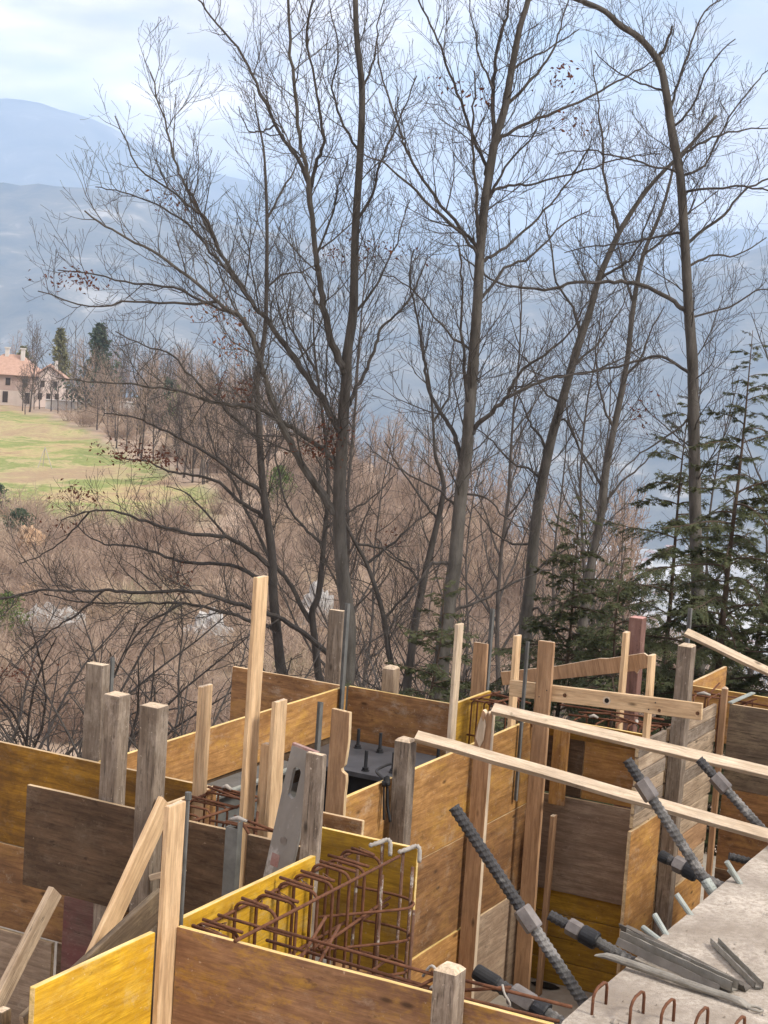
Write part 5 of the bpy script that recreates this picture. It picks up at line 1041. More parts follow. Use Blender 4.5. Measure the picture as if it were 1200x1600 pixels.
for (x, z) in ((-4.155, 0.205), (-4.105, 0.255), (-3.415, 0.235), (-3.375, 0.285)):
    y = 10.394 if x < -4 else 10.4262
    G = Geo(); G.tube([(x, y+0.002, z), (x, y-0.0015, z)], 0.0045, 8); k = G.obj('nail', [M['blacksteel']]); k.parent = o; k.matrix_parent_inverse = o.matrix_world.inverted()
def back_board():
    L_ = 1.14; pr = [(0, -0.045), (L_-0.12, -0.058), (L_-0.105, -0.078), (L_-0.085, -0.052), (L_, -0.045), (L_, 0.03), (L_-0.03, 0.058), (L_-0.3, 0.052), (L_-0.36, 0.060), (L_-0.7, 0.044), (0, 0.052)]
    ex = Vector((1.105, 0, 0.30)).normalized(); o = cut_plank((-4.86, 11.40, 0.065), ex, ex.cross(Vector((0, 1, 0))), pr, 0.027, (M['pine_brown'], M['pine_pale']), 'crossing_board')
    tag(o, 'ragged crossing board sloping up to the red brown post at the back', 'board')
back_board()
# long battens, turned on edge
def batten(p0, p1, w, d, roll, mat, label):
    z = (Vector(p1)-Vector(p0)).normalized(); s = Vector((0, math.cos(roll), math.sin(roll)))
    o = lumber(p0, p1, w, d, s, (M[mat], M['edge_pale']), None, 'timber_batten', 0.002, 0.002); return tag(o, label, 'batten')
batten((-4.13, 8.545, 0.275), (-1.75, 8.70, -0.005+0.03), 0.062, 0.036, math.radians(38), 'pine_pale', 'nearer long pale batten reaching from the grey post down to the concrete slab')
batten((-4.12, 9.57, 0.265), (-1.7, 9.62, 0.125), 0.066, 0.036, math.radians(42), 'pine_pale', 'farther long pale batten reaching from the torn brown post out of view at the right')
batten((-3.70, 12.0, 0.50), (-2.4, 12.0, 0.09), 0.058, 0.036, math.radians(42), 'pine_pale', 'slanting pale batten leaving the top of the tall square grey post to the right')
# braces
o = lumber((-4.78, 7.055, 0.092), (-4.78, 6.02, -1.17), 0.125, 0.03, (0, 1, -0.8), (M['pine'], M['endgrain']), None, 'timber_brace'); tag(o, 'long pale brace slanting down from the largest grey post', 'brace')
o = lumber((-5.245, 6.80, -0.40), (-5.245, 6.0, -1.30), 0.095, 0.035, (0, 1, -0.8), (M['weathered_pale'], M['endgrain']), None, 'timber_brace'); tag(o, 'shorter greyish brace slanting down at the left edge below the dark panel', 'brace')
o = lumber((-4.41, 6.52, -0.20), (-4.41, 5.55, -0.50), 0.15, 0.03, (0, 0.2, 1), (M['weathered_dark'], M['weathered_pale']), None, 'board_offcut'); tag(o, 'grey brown offcut board leaning behind the bright yellow panel at the bottom left', 'board')
o = lumber((-5.45, 7.60, -0.06), (-5.33, 7.30, 0.13-0.09), 0.05, 0.03, (1, 0, 0), (M['pine'], M['endgrain']), None, 'board_offcut'); tag(o, 'small pale block end between the worn golden panel and the dark panel', 'board')
o = lumber((-4.79, 6.98, -0.28), (-4.60, 6.98, -0.20), 0.04, 0.03, (0, 1, 0), (M['weathered_pale'], M['endgrain']), None, 'board_offcut'); tag(o, 'small broken wood block behind the fresh brown upright plank', 'board')

# ------------------------------------------------------------------ slotted straightedge leaning behind the grey plank
def straightedge():
    z = Vector((0.125, 0.0, 0.74)).normalized(); x = Vector((0, 1, 0)).cross(z).normalized()
    h = 1.36; w = 0.142; t = 0.026; cz, hw, hh = 1.185, 0.022, 0.080
    bm = bmesh.new(); outer = [(-w/2, 0), (w/2, 0), (w/2, h), (-w/2, h)]
    hole = []
    for k in range(9): a = math.pi*k/8; hole.append((hw*math.cos(a), cz+hh-hw+hw*math.sin(a)))
    for k in range(9): a = math.pi+math.pi*k/8; hole.append((hw*math.cos(a), cz-hh+hw+hw*math.sin(a)))
    hole = [(px-0.014, pz) for px, pz in hole]
    def ring(y): return [bm.verts.new((a, y, b)) for a, b in outer], [bm.verts.new((a, y, b)) for a, b in hole]
    o0, i0 = ring(0); o1, i1 = ring(t)
    def loop(v): return [bm.edges.get((v[k], v[(k+1) % len(v)])) or bm.edges.new((v[k], v[(k+1) % len(v)])) for k in range(len(v))]
    for o_, i_ in ((o0, i0), (o1, i1)):
        bmesh.ops.triangle_fill(bm, use_beauty=True, use_dissolve=False, edges=loop(o_)+loop(i_))
    for a, b in ((o0, o1), (i0, i1)):
        for k in range(len(a)): bm.faces.new((a[k], a[(k+1) % len(a)], b[(k+1) % len(a)], b[k]))
    bmesh.ops.recalc_face_normals(bm, faces=bm.faces)
    me = bpy.data.meshes.new('straightedge'); bm.to_mesh(me); bm.free(); me.materials.append(M['straightedge']); 
    o = link('straightedge', me); y = z.cross(x)
    org = Vector((-4.02, 7.087, 0.485)) - z*h + x*0.072*0
    o.matrix_world = Matrix(((x.x, y.x, z.x, org.x), (x.y, y.y, z.y, org.y), (x.z, y.z, z.z, org.z), (0, 0, 0, 1)))
    tag(o, 'scuffed grey straightedge with an oblong slot, leaning behind the wide grey plank', 'straightedge')
    G = Geo(); G.box((-w/2, 0.001, h), (w/2, t-0.001, h+0.012)); c = G.obj('end_cap', [M['redmark']]); c.parent = o
    G = Geo(); G.tube([(-0.004, 0.001, 0.89), (-0.004, -0.004, 0.89)], 0.018, 16, 0); c = G.obj('bubble_vial', [M['nutsteel']]); c.parent = o
    G = Geo(); G.box((-0.05, -0.0015, 0.745), (-0.005, 0.001, 0.81)); c = G.obj('paint_mark', [M['redmark']]); c.parent = o
straightedge()

# ------------------------------------------------------------------ steel profiles
def angle_bar(x, y, z0, z1, s, label, lean=(0, 0), th=0.005, mat='greysteel', rot=0.0, name='steel_angle'):
    G = Geo(); P = [(0, 0), (s, 0), (s, th), (th, th), (th, s), (0, s)]; c, q = math.cos(rot), math.sin(rot)
    V = []
    for z, k in ((z0, 0), (z1, 1)):
        for a, b in P: V.append((a*c-b*q + lean[0]*k - s/2, a*q+b*c + lean[1]*k - s/2, z))
    F = [(i, (i+1) % 6, (i+1) % 6+6, i+6) for i in range(6)] + [(5, 4, 3, 0), (0, 3, 2, 1), (6, 9, 10, 11), (6, 7, 8, 9)]
    G.add(V, F); o = G.obj(name, [M[mat]]); o.location = (x, y, 0); return tag(o, label, 'steel angle')
angle_bar(-5.75, 7.93, -1.2, 0.565, 0.028, 'thin grey steel angle behind the leftmost grey post', rot=math.pi)
angle_bar(-5.645, 10.53, -1.0, 0.61, 0.040, 'tall grey steel angle at the far corner of the long amber panel', rot=math.pi)
angle_bar(-4.355, 7.90, -1.0, 0.535, 0.034, 'grey steel angle rising behind the wide grey plank', rot=math.pi)
angle_bar(-4.97, 11.50, -1.0, 0.555, 0.036, 'tall grey steel rod behind the orange brown plank', rot=math.pi)
angle_bar(-4.222, 10.37, -0.5, 0.565, 0.026, 'slim grey steel rod in front of the left end of the holed crossing board', rot=math.pi)
angle_bar(-3.84, 12.70-0.05, -0.6, 0.585, 0.036, 'grey steel angle behind the tall square grey post', rot=math.pi)
G = Geo(); G.tube([(-3.865, 5.868, -1.4), (-3.865, 5.868, 0.545)], 0.0085, 8); G.tube([(-3.865, 5.868, 0.53), (-3.865, 5.868, 0.56)], 0.014, 8)
o = G.obj('steel_rod', [M['greysteel']], None, False); tag(o, 'thin dark steel rod along the right edge of the fresh brown upright plank', 'steel rod')
G = Geo(); G.box((-4.402, 7.03, -1.1), (-4.332, 7.034, 0.045)); G.box((-4.402, 7.034, -1.1), (-4.397, 7.075, 0.045)); G.box((-4.337, 7.034, -1.1), (-4.332, 7.075, 0.075))
o = G.obj('steel_channel', [M['greysteel']]); tag(o, 'upright grey steel channel between the two dark panels', 'steel channel')
def beam_steel():
    o = empty('steel_beam', (-5.55, 8.0, -0.55)); tag(o, 'dark steel beam lying along the foot of the long amber panel', 'steel beam')
    for n_, lo, hi in (('flange', (-5.66, 7.9, -0.345), (-5.44, 9.62, -0.33)), ('flange', (-5.66, 7.9, -0.56), (-5.44, 10.5, -0.545)), ('web', (-5.556, 7.9, -0.545), (-5.544, 9.62, -0.345)), ('lip', (-5.47, 7.9, -0.3295), (-5.44, 9.62, -0.318))):
        G = Geo(); G.box(lo, hi); c = G.obj(n_, [M['galv' if n_ == 'lip' else 'greysteel']]); c.parent = o; c.matrix_parent_inverse = Matrix.Translation(-o.location)
beam_steel()
def base_plate():
    o = empty('base_plate', (-5.05, 10.0, -0.36)); tag(o, 'dark steel base plate with upright bolts in the far pocket', 'base plate')
    inv = Matrix.Translation(-o.location)
    def kid(G, n_, ms, p=o, sm=False):
        c = G.obj(n_, [M[m] for m in ms], None, sm); c.parent = p
        c.matrix_parent_inverse = inv if p is o else Matrix.Identity(4); return c
    G = Geo(); G.box((-5.60, 9.66, -0.355), (-4.42, 10.42, -0.325)); kid(G, 'plate', ['platesteel'])
    G = Geo(); G.box((-5.50, 9.75, -0.75), (-4.5, 10.35, -0.356)); kid(G, 'void_shade_block', ['blacksteel'])  # black block put in for the shade of the empty space under the plate
    G = Geo()
    V = [(-4.83+0.055*math.cos(a*0.3927), 9.98+0.03*math.sin(a*0.3927), z) for z in (-0.3265, -0.3235) for a in range(16)]
    G.add(V, [(i, (i+1) % 16, (i+1) % 16+16, i+16) for i in range(16)] + [tuple(range(16, 32))]); kid(G, 'grout_hole', ['hole'])
    for x, y in ((-5.39, 10.24), (-5.22, 10.24), (-5.06, 9.74), (-4.90, 9.82), (-4.80, 10.28), (-5.45, 9.78)):
        G = Geo(); P = []; r_ = []
        for i in range(25): P.append((x, y, -0.325+0.135*i/24)); r_.append(0.0125 if i % 2 else 0.0112)
        G.tube(P, r_, 10); b = kid(G, 'bolt', ['blacksteel'])
        G = Geo(); G.tube([(x, y, -0.325), (x, y, -0.320)], 0.028, 14); G.tube([(x, y, -0.320), (x, y, -0.302)], 0.022, 6); n_ = kid(G, 'nut', ['blacksteel']); n_.parent = b; n_.matrix_parent_inverse = Matrix.Identity(4)
base_plate()
G = Geo(); P = bez([(-4.855, 9.70, -0.235), (-4.80, 9.5, -0.20), (-4.60, 9.0, -0.10), (-4.262, 8.46, 0.012), (-4.248, 8.455, -0.02), (-4.235, 8.45, -0.12), (-4.205, 8.44, -0.21)], 5)
G.tube(P, 0.009, 6); G.tube([(-4.268, 8.48, 0.012), (-4.25, 8.45, 0.030), (-4.236, 8.44, 0.005), (-4.262, 8.42, 0.002)], 0.018, 6)
P = bez([(-4.262, 8.44, 0.02), (-4.25, 8.43, -0.1), (-4.24, 8.425, -0.20)], 5); G.tube(P, 0.006, 5)
o = G.obj('strap', [M['rubber']], None, True); tag(o, 'black rubber strap hanging over the amber panel beside the grey post', 'strap')

# ------------------------------------------------------------------ rebar cages
def kid_of(o, G, n_, mats, sm=True):
    c = G.obj(n_, mats, None, sm); c.parent = o; c.matrix_parent_inverse = Matrix.Translation(-o.location); return c
def hoop_path(x0, x1, y, ztop, zbot, r=0.035, dy=0.0):
    P = [(x0, y, zbot)]
    for k in range(5): a = math.pi-k*math.pi/8; P.append((x0+r+r*math.cos(a), y, ztop-r+r*math.sin(a)))
    for k in range(5): a = math.pi/2-k*math.pi/8; P.append((x1-r+r*math.cos(a), y+dy, ztop-r+r*math.sin(a)))
    P.append((x1, y+dy, zbot)); return P
def front_cage():
    rnd = random.Random(3)
    o = empty('rebar_cage', (-3.7, 6.5, -0.8)); tag(o, 'large rusty rebar cage in the front pocket beside the bright yellow panel', 'rebar cage')
    ys = [5.90, 5.99, 6.28, 6.46, 6.645, 6.80, 6.95, 7.10, 7.26]
    for i, y in enumerate(ys):
        top = -0.015+rnd.uniform(-.012, .012) if i > 1 else -0.03
        G = Geo(); G.tube(hoop_path(-3.865+rnd.uniform(-.01, .01), -3.645+rnd.uniform(-.012, .012), y, top, -1.25, 0.045, rnd.uniform(-.03, .0)), 0.0080, 7)
        kid_of(o, G, 'stirrup', [M['rust']])
        G = Geo(); G.tube([(-3.84+rnd.uniform(-.03, .02), y+0.016, top+0.012), (-3.64+rnd.uniform(-.05, .02), y-0.01, top+0.010)], 0.0080, 7); kid_of(o, G, 'lap_bar', [M['rust']])
        G = Geo(); G.tube([(-3.80+rnd.uniform(0, .1), y-0.002, top-0.012), (-3.79+rnd.uniform(0, .1), y+0.012, top+0.026), (-3.785+rnd.uniform(0, .1), y+0.03, top+0.004)], 0.003, 5); kid_of(o, G, 'tie_wire', [M['rust_splash']])
    for (a, b) in (((-3.556, 5.80, 0.012), (-3.565, 7.28, 0.006)), ((-3.60, 6.60, -0.26), (-3.66, 7.40, -0.25)), ((-3.86, 5.92, -0.06), (-3.86, 7.35, -0.05)), ((-3.66, 5.92, -0.30), (-3.66, 7.38, -0.28)), ((-3.86, 5.95, -0.42), (-3.86, 7.35, -0.40)), ((-3.57, 6.2, -0.55), (-3.60, 7.35, -0.52))):
        G = Geo(); G.tube([a, b], 0.008, 7); kid_of(o, G, 'long_bar', [M['rust']])
    for (a, b) in (((-3.50, 5.955, 0.040), (-2.70, 5.95, 0.022)), ((-3.52, 5.99, -0.03), (-2.66, 5.945, -0.032)), ((-3.10, 5.93, -0.04), (-2.19, 5.935, -0.028)), ((-2.74, 5.95, 0.030), (-2.15, 5.95, 0.034)), ((-2.62, 5.93, -0.01), (-2.42, 6.0, 0.03)), ((-3.30, 5.90, -0.03), (-3.34, 6.16, 0.06)), ((-3.22, 5.90, -0.04), (-3.26, 6.14, 0.05)), ((-2.78, 5.90, -0.03), (-2.70, 6.02, 0.02)), ((-3.84, 5.94, -0.05), (-3.40, 5.90, -0.04)), ((-3.80, 6.05, 0.0), (-3.42, 6.02, 0.0))):
        G = Geo(); G.tube([a, b], 0.0072, 7); kid_of(o, G, 'cross_bar', [M['rust']])
    for (x, y, t) in ((-3.80, 7.30, -0.0), (-3.70, 7.36, 0.04), (-3.585, 7.36, 0.04), (-3.50, 7.30, -0.02), (-3.60, 7.18, -0.05), (-3.44, 7.22, -0.2)):
        G = Geo(); G.tube([(x, y, -1.25), (x, y, t-0.02)], 0.0085, 7); kid_of(o, G, 'upright_bar', [M['rust_splash']])
    for (x0, x1, y) in ((-3.80, -3.66, 7.36), (-3.60, -3.50, 7.36)):
        G = Geo(); P = bez([(x1-0.09, y-0.05, 0.012), (x1-0.05, y-0.02, 0.03), (x1-0.02, y, 0.045), (x1, y, 0.035), (x1+0.004, y, -0.03)], 5)
        G.tube(P, [0.007+0.006*abs(math.sin(i*1.7)) for i in range(len(P))], 8); kid_of(o, G, 'cement_splash', [M['cement']])
    for z in (-0.20, -0.36, -0.52):
        P = [(-3.80, 7.30, z), (-3.60, 7.34, z-0.01), (-3.49, 7.30, z-0.01), (-3.465, 7.24, z-0.012), (-3.50, 7.16, z-0.014), (-3.75, 6.85, z-0.02)]
        G = Geo(); G.tube(bez(P, 4), 0.0072, 7); kid_of(o, G, 'side_stirrup', [M['rust']])
    G = Geo(); P = bez([(-2.78, 5.96, 0.0), (-2.74, 5.95, 0.055), (-2.70, 5.94, 0.02), (-2.73, 5.93, -0.03)], 5); G.tube(P, 0.006, 7); kid_of(o, G, 'cement_splash', [M['cement']])
    G = Geo(); P = bez([(-2.44, 5.955, 0.05), (-2.42, 5.94, 0.02), (-2.40, 5.95, -0.02), (-2.44, 5.96, -0.06)], 5); G.tube(P, 0.005, 6); kid_of(o, G, 'tie_wire', [M['cement']])
front_cage()
def small_cage(loc, label, hoops, bars, cat='rebar cage', splash=()):
    o = empty('rebar_cage', loc); tag(o, label, cat)
    for (x0, x1, y, zt, zb, ax) in hoops:
        P = hoop_path(x0, x1, 0, zt, zb, 0.03)
        P = [(a, y, c) if ax == 'x' else (y, a, c) for a, _, c in P]
        G = Geo(); G.tube(P, 0.0065, 6); kid_of(o, G, 'stirrup', [M['rust']])
    for a, b in bars:
        G = Geo(); G.tube([a, b], 0.0078, 6); kid_of(o, G, 'long_bar', [M['rust']])
    for a, b in splash:
        G = Geo(); G.tube([a, Vector(a).lerp(Vector(b), 0.5)+Vector((0, 0, 0.012)), b], [0.008, 0.013, 0.008], 7); kid_of(o, G, 'cement_splash', [M['cement']])
small_cage((-4.65, 7.45, -0.5), 'rusty rebar cage in the pocket behind the dark panels', [(-4.90, -4.68, 7.22, 0.0, -0.9, 'x'), (-4.90, -4.68, 7.32, 0.01, -0.9, 'x'), (-4.90, -4.66, 7.45, 0.0, -0.9, 'x'), (-4.90, -4.66, 7.60, 0.012, -0.9, 'x'), (-4.88, -4.66, 7.70, 0.0, -0.9, 'x'), (-4.55, -4.36, 7.24, 0.0, -0.9, 'x')],
           [((-4.90, 7.45, 0.018), (-4.60, 7.45, 0.012)), ((-4.92, 7.71, 0.012), (-4.62, 7.70, 0.01)), ((-4.92, 7.66, 0.02), (-4.66, 7.62, 0.0)), ((-4.68, 7.16, -0.01), (-4.62, 7.70, 0.0)), ((-4.88, 7.16, -0.02), (-4.90, 7.72, 0.0)), ((-4.60, 7.20, 0.0), (-4.24, 7.22, 0.01)), ((-4.52, 7.30, 0.015), (-4.22, 7.20, 0.02)), ((-4.46, 7.42, 0.02), (-4.30, 7.15, -0.03)), ((-4.40, 7.18, 0.03), (-4.28, 7.20, -0.12))],
           splash=(((-4.50, 7.22, 0.02), (-4.40, 7.22, 0.03)), ((-4.86, 7.70, 0.02), (-4.80, 7.70, 0.02)), ((-4.72, 7.69, 0.02), (-4.67, 7.69, 0.02))))
small_cage((-4.7, 10.9, -0.5), 'small rusty rebar cage beside the golden panel at the back', [(-4.84, -4.67, 10.86, 0.0, -0.7, 'x'), (-4.84, -4.62, 10.96, 0.0, -0.7, 'x'), (-4.80, -4.58, 11.08, 0.01, -0.7, 'x'), (-4.72, -4.52, 10.80, 0.02, -0.7, 'x')],
           [((-4.86, 10.86, -0.25), (-4.60, 10.84, -0.24)), ((-4.83, 10.82, 0.01), (-4.78, 11.2, 0.015)), ((-4.68, 10.78, 0.01), (-4.60, 11.2, 0.015)), ((-4.80, 11.10, 0.02), (-4.45, 10.98, 0.02)), ((-4.62, 11.2, 0.02), (-4.50, 10.8, 0.02)), ((-4.30, 10.62, -0.02), (-4.14, 10.55, 0.05)), ((-4.32, 10.56, 0.06), (-4.22, 10.58, -0.10))],
           splash=(((-4.27, 10.60, 0.02), (-4.20, 10.58, 0.035)),))
small_cage((-3.9, 11.1, -0.4), 'row of rusty rebar stirrups under the holed crossing board', [(10.86, 11.12, -4.08, -0.02, -0.5, 'y'), (10.86, 11.12, -3.92, -0.02, -0.5, 'y'), (10.88, 11.14, -3.78, 0.0, -0.5, 'y'), (10.88, 11.14, -3.70, 0.0, -0.5, 'y'), (10.88, 11.12, -3.62, -0.01, -0.5, 'y'), (10.84, 11.10, -3.54, -0.01, -0.5, 'y')],
           [((-4.30, 11.16, 0.005), (-3.56, 11.22, 0.01)), ((-4.14, 10.92, 0.0), (-3.50, 11.0, 0.01)), ((-4.10, 11.0, 0.01), (-3.90, 11.10, 0.015)), ((-3.84, 10.96, 0.01), (-3.48, 11.08, 0.015)), ((-3.86, 11.0, 0.03), (-3.52, 10.92, 0.0)), ((-3.74, 11.06, -0.08), (-3.48, 10.98, -0.06)), ((-3.60, 10.86, 0.02), (-3.46, 11.3, -0.02)), ((-4.08, 11.2, -0.2), (-3.5, 11.2, -0.2))],
           splash=(((-3.70, 11.05, 0.01), (-3.66, 10.95, 0.0)), ((-3.99, 10.92, 0.01), (-3.93, 10.93, 0.01))))
small_cage((-3.6, 12.35, -0.3), 'rebar ends poking up behind the plank wall right of the square grey post', [(12.2, 12.5, -3.66, 0.0, -0.5, 'y'), (12.2, 12.5, -3.55, 0.0, -0.5, 'y'), (12.2, 12.5, -3.3, -0.02, -0.5, 'y')],
           [((-3.75, 12.25, 0.0), (-3.45, 12.28, 0.005)), ((-3.72, 12.40, 0.0), (-3.40, 12.42, 0.0)), ((-3.60, 12.3, -0.02), (-3.54, 12.42, 0.09)), ((-3.36, 12.3, 0.0), (-2.8, 12.3, 0.0)), ((-3.38, 12.36, -0.05), (-3.22, 12.30, 0.04))],
           splash=(((-3.66, 12.27, 0.01), (-3.56, 12.28, 0.015)),))
for i, (x, lab) in enumerate(((-3.37, 'pale metal spacer strip lying across the gap beside the narrow rounded stake'), (-3.02, 'pale metal spacer strip lying across the gap at the very right edge'))):
    o = lumber((x, 12.14, 0.010), (x+0.03, 12.64, 0.012), 0.035, 0.010, (1, 0, 0), (M['galv'], M['galv']), None, 'spacer_strip', 0.001, 0); tag(o, lab, 'metal strip')

# ------------------------------------------------------------------ threaded anchor bars
def anchor(p0, p1, nut_t, r, label, collar=0.0, dust=0.5, cap=None, sleeve=None, nutlen=0.105):
    """ribbed bar from its free tip p0 to its foot p1; a long hex nut (and a sleeve) part way"""
    p0, p1 = Vector(p0), Vector(p1); ax = (p1-p0); ln = ax.length; ax.normalize(); a = ax.orthogonal().normalized(); b = ax.cross(a)
    o = empty('anchor_bar', p0); tag(o, label, 'anchor bar')
    pitch = 0.026; st = pitch/8; n = int(ln/st); sg = 16; V = []; F = []; MI = []
    for i in range(n+1):
        s = ln*i/n
        for j in range(sg):
            th = 2*math.pi*j/sg; ph = (s/pitch + 2*th/(2*math.pi)) % 1.0
            q = abs(ph-0.5)*2; rib = 0.0036*max(0, min(1, (q-0.40)/0.35))
            flat = 0.002 if abs(math.sin(th)) > 0.93 else 0.0
            rr = r + rib - flat; V.append(tuple(ax*s + a*(math.cos(th)*rr) + b*(math.sin(th)*rr)))
    for i in range(n):
        for j in range(sg): F.append((i*sg+j, i*sg+(j+1) % sg, (i+1)*sg+(j+1) % sg, (i+1)*sg+j)); MI.append(1 if i/n > nut_t+dust*0.1 else 0)
    F.append(tuple(reversed(range(sg)))); MI.append(0)
    me = make_mesh('bar', V, F, [M['anchor'], M['anchor_dust']], MI); c = link('bar', me, o)
    def hexa(s0, l, rr, n_, mats, sides=6, ph=0.35):
        G = Geo(); k = sides; V = []
        for s, f in ((s0, 0.90), (s0+0.008, 1.0), (s0+l-0.008, 1.0), (s0+l, 0.90)):
            for j in range(k): t_ = 2*math.pi*j/k+ph; V.append(tuple(ax*s + a*(math.cos(t_)*rr*f) + b*(math.sin(t_)*rr*f)))
        F = [tuple(reversed(range(k))), tuple(range(3*k, 4*k))] + [(i*k+j, i*k+(j+1) % k, (i+1)*k+(j+1) % k, (i+1)*k+j) for i in range(3) for j in range(k)]
        G.add(V, F); return link(n_, G.mesh(n_, mats, False), o)
    hexa(ln*nut_t, nutlen, r*1.75, 'nut', [M['nutsteel']])
    if collar: hexa(ln*nut_t+nutlen+0.001, collar, r*1.85, 'collar', [M['blacksteel']], 18)
    if cap: hexa(-0.006, cap, r*1.25, 'end_cap', [M['rubber']], 16)
    if sleeve: hexa(ln*sleeve, ln*(1-sleeve), r*1.15, 'sleeve', [M['galv']], 14)
    return o
anchor((-2.99, 6.60, 0.505), (-2.13, 6.60, -0.425), 0.40, 0.0235, 'longest ribbed anchor bar, slanting steeply in the middle of the pit with a dull nut')
anchor((-2.655, 6.20, -0.025), (-2.13, 6.18, -0.185), 0.30, 0.0265, 'low ribbed anchor bar behind the short chamfered post, with a white spot on its nut', 0.06, 0.3, 0.11)
anchor((-2.82, 7.40, -0.155), (-2.10, 7.40, -0.375), 0.13, 0.0235, 'low ribbed anchor bar poking out from under the steel struts', 0.085, 0.2, nutlen=0.07)
anchor((-2.675, 7.90, 0.52), (-2.13, 7.90, -0.115), 0.14, 0.0235, 'steep ribbed anchor bar crossing in front of the nearer batten, ending in a galvanised sleeve', 0, 0.3, None, 0.80)
anchor((-2.565, 8.22, -0.015), (-2.12, 8.20, -0.135), 0.16, 0.024, 'low anchor bar with a bright nut face behind the galvanised sleeve', 0.07, 1.0, 0.05, None, 0.06)
anchor((-2.70, 9.20, 0.27), (-2.12, 9.20, -0.215), 0.16, 0.0235, 'steep ribbed anchor bar farthest right, its nut below the farther batten')
anchor((-2.32, 8.60, -0.06), (-2.10, 8.72, 0.05-0.16), 0.5, 0.018, 'short dark anchor bar tip at the far end of the slab edge', 0, 1.0)
# galvanised rods along the slab edge
for i, (t, f, lab) in enumerate((((-2.222, 7.40, 0.075), (-2.12, 7.39, -0.03), 'thick galvanised rod stub on the slab edge below the sleeve'), ((-2.222, 7.10, 0.062), (-2.12, 7.05, -0.03), 'galvanised rod stub left of the thick one on the slab edge'),
        ((-2.25, 7.04, 0.014), (-2.12, 6.98, -0.02), 'lowest galvanised rod stub nearest the steel struts'), ((-2.155, 7.95, 0.105), (-2.08, 8.0, -0.02), 'longer galvanised rod stub at the far end of the slab edge'), ((-2.145, 7.96, 0.062), (-2.10, 8.02, -0.01), 'short galvanised rod tip beside the longer far stub'))):
    t, f = Vector(t), Vector(f); G = Geo(); n = 40; G.tube([t.lerp(f, k/n) for k in range(n+1)], [(0.0125 if i != 4 else 0.008) + (0.001 if k % 2 else 0) for k in range(n+1)], 9); o = G.obj('rod_stub', [M['galv']]); tag(o, lab, 'rod stub')
# rusty loops on the slab
for i, (x, lab) in enumerate(((-2.09, 'rusty rebar loop nearest the slab corner'), (-1.94, 'second rusty rebar loop from the slab corner'), (-1.82, 'third rusty rebar loop from the slab corner'), (-1.69, 'fourth rusty rebar loop, at the bottom right'), (-1.55, 'last rusty rebar loop, cut off at the right'))):
    P = [(x, 6.01, -0.03), (x, 6.01, 0.065), (x+0.002, 6.02, 0.084), (x+0.004, 6.045, 0.096), (x+0.006, 6.10, 0.098), (x+0.008, 6.125, 0.088), (x+0.008, 6.135, 0.07), (x+0.008, 6.14, -0.03)]
    G = Geo(); G.tube(P, 0.0062, 8); o = G.obj('rebar_loop', [M['rust']], None, True); tag(o, lab, 'rebar loop')

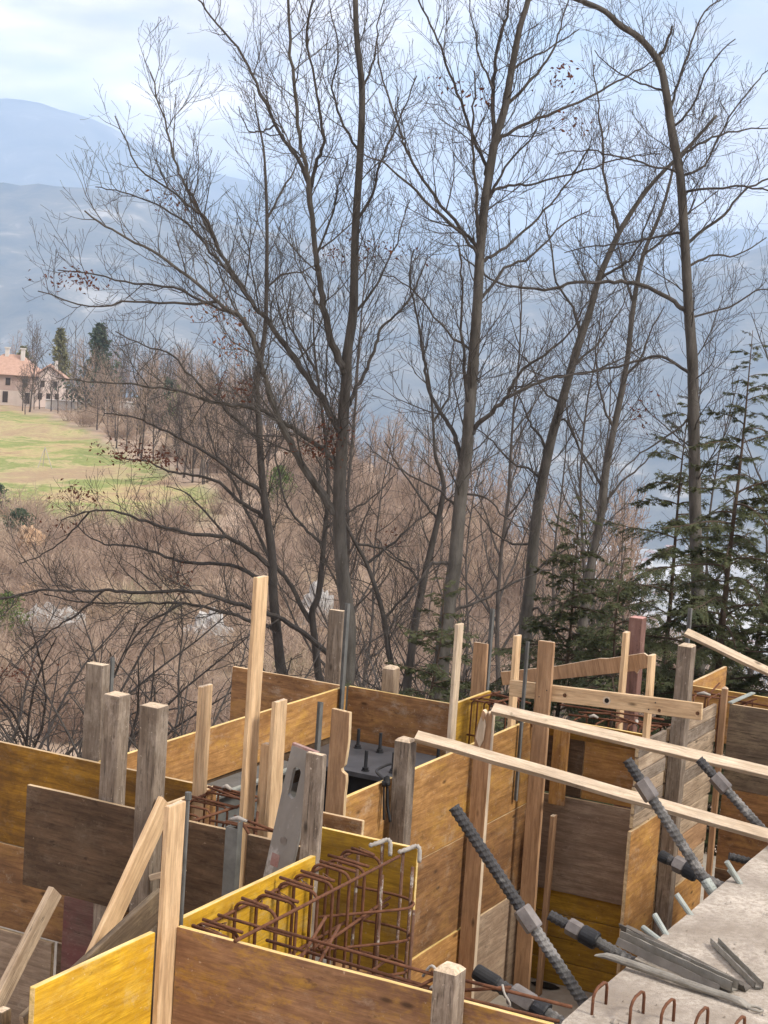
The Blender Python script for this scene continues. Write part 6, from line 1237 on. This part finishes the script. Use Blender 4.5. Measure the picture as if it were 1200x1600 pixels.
# ------------------------------------------------------------------ folded steel struts lying on the slab
M['darkstrut'] = simple('dusty_dark_strut', (0.10, 0.09, 0.075), (0.19, 0.17, 0.145), 10, 0.7, 0.2, 0.3, 0.002)
def strut(p0, p1, w, h, kind, mat, label, roll=0.0):
    p0, p1 = Vector(p0), Vector(p1); z = p1-p0; ln = z.length; z.normalize(); x = Vector((0, 0, 1)).cross(z).normalized(); y = z.cross(x)
    cr, sr = math.cos(roll), math.sin(roll); x, y = x*cr+y*sr, y*cr-x*sr
    t = 0.004; n = 16; rnd = random.Random(int(ln*1e4))
    if kind == 'channel': prof = [(-w/2, h), (-w/2, 0), (w/2, 0), (w/2, h), (w/2-t, h), (w/2-t, t), (-w/2+t, t), (-w/2+t, h)]
    elif kind == 'angle': prof = [(-w/2, h), (-w/2, 0), (w/2, 0), (w/2, t), (-w/2+t, t), (-w/2+t, h)]
    else: prof = [(w/2*math.cos(a*math.pi/5), h/2+h/2*math.sin(a*math.pi/5)) for a in range(10)]
    k = len(prof); V = []
    for i in range(n+1):
        s = i/n; q = min(s, 1-s); f = 1.0 if q > 0.07 or kind != 'tube' else 0.25+0.75*(q/0.07); wd = 1.0 if q > 0.07 or kind != 'tube' else 1.2
        for a, b in prof:
            V.append(tuple(z*(ln*s) + x*(a*wd) + y*(b*f) + Vector((0, 0, 0.002*rnd.uniform(-1, 1)))))
    F = [(i*k+j, i*k+(j+1) % k, (i+1)*k+(j+1) % k, (i+1)*k+j) for i in range(n) for j in range(k)]
    F += [tuple(reversed(range(k))), tuple(n*k+j for j in range(k))] if kind == 'tube' else []
    o = empty('steel_strut', p0); tag(o, label, 'steel strut')
    link('strut_body', make_mesh('strut_body', V, F, [M[mat]]), o)
    for s in ((1.0,) if kind == 'tube' else ()):
        G = Geo(); c = z*(ln*s + (0.02 if s else -0.02)); R_ = 0.020
        P = [c + z*(R_*1.5*math.cos(i*math.pi/6)) + x*(R_*math.sin(i*math.pi/6)) + y*0.006 for i in range(13)]
        G.tube(P, 0.0055, 6, 0, False); kk = link('eye_end', G.mesh('eye_end', [M[mat]], True), o)
    return o
strut((-2.25, 6.78, 0.035), (-1.70, 6.56, 0.012), 0.042, 0.042, 'channel', 'pilesteel', 'light folded steel strut with a bright top edge, middle of the pile')
strut((-2.31, 6.97, 0.018), (-1.66, 6.62, 0.008), 0.040, 0.038, 'angle', 'darkstrut', 'dark steel strut lying at the back of the pile', 0.5)
strut((-2.24, 6.70, 0.030), (-1.74, 6.50, 0.008), 0.042, 0.034, 'angle', 'darkstrut', 'dark steel strut below the light one in the pile', -0.4)
strut((-2.29, 6.585, 0.012), (-1.60, 6.435, 0.006), 0.036, 0.030, 'tube', 'pilesteel', 'rust pale rounded strut nearest in the pile, with a bent eye at its right end')
strut((-1.935, 7.06, 0.008), (-1.63, 6.66, 0.008), 0.038, 0.026, 'channel', 'pilesteel', 'short folded strut lying apart behind the pile at the right')
# crumbs of concrete and small stones on the slab
G = Geo(); rnd = random.Random(9)
for i in range(420):
    x, y = rnd.uniform(-2.1, 0.6), 5.95+rnd.random()**1.5*3.6; s = rnd.uniform(0.002, 0.009)*(2 if rnd.random() < 0.06 else 1)
    V = [tuple(Vector((x, y, 0.004)) + Vector(v)*s*rnd.uniform(0.7, 1.2)) for v in ((1, 0, 0), (0, 1, 0), (-1, 0, 0), (0, -1, 0), (0, 0, 0.9))]
    G.add(V, [(0, 1, 4), (1, 2, 4), (2, 3, 4), (3, 0, 4)])
o = G.obj('concrete_crumbs', [M['concrete']]); o['kind'] = 'stuff'
# hole in the pit floor
G = Geo(); V = [(-4.07+0.10*math.cos(a*0.349)*(1+0.12*math.sin(a*2.2)), 10.15+0.06*math.sin(a*0.349)+0.55, -1.832) for a in range(18)]
G.add(V, [tuple(range(18))]); o = G.obj('drain_hole', [M['hole']]); struct(o)
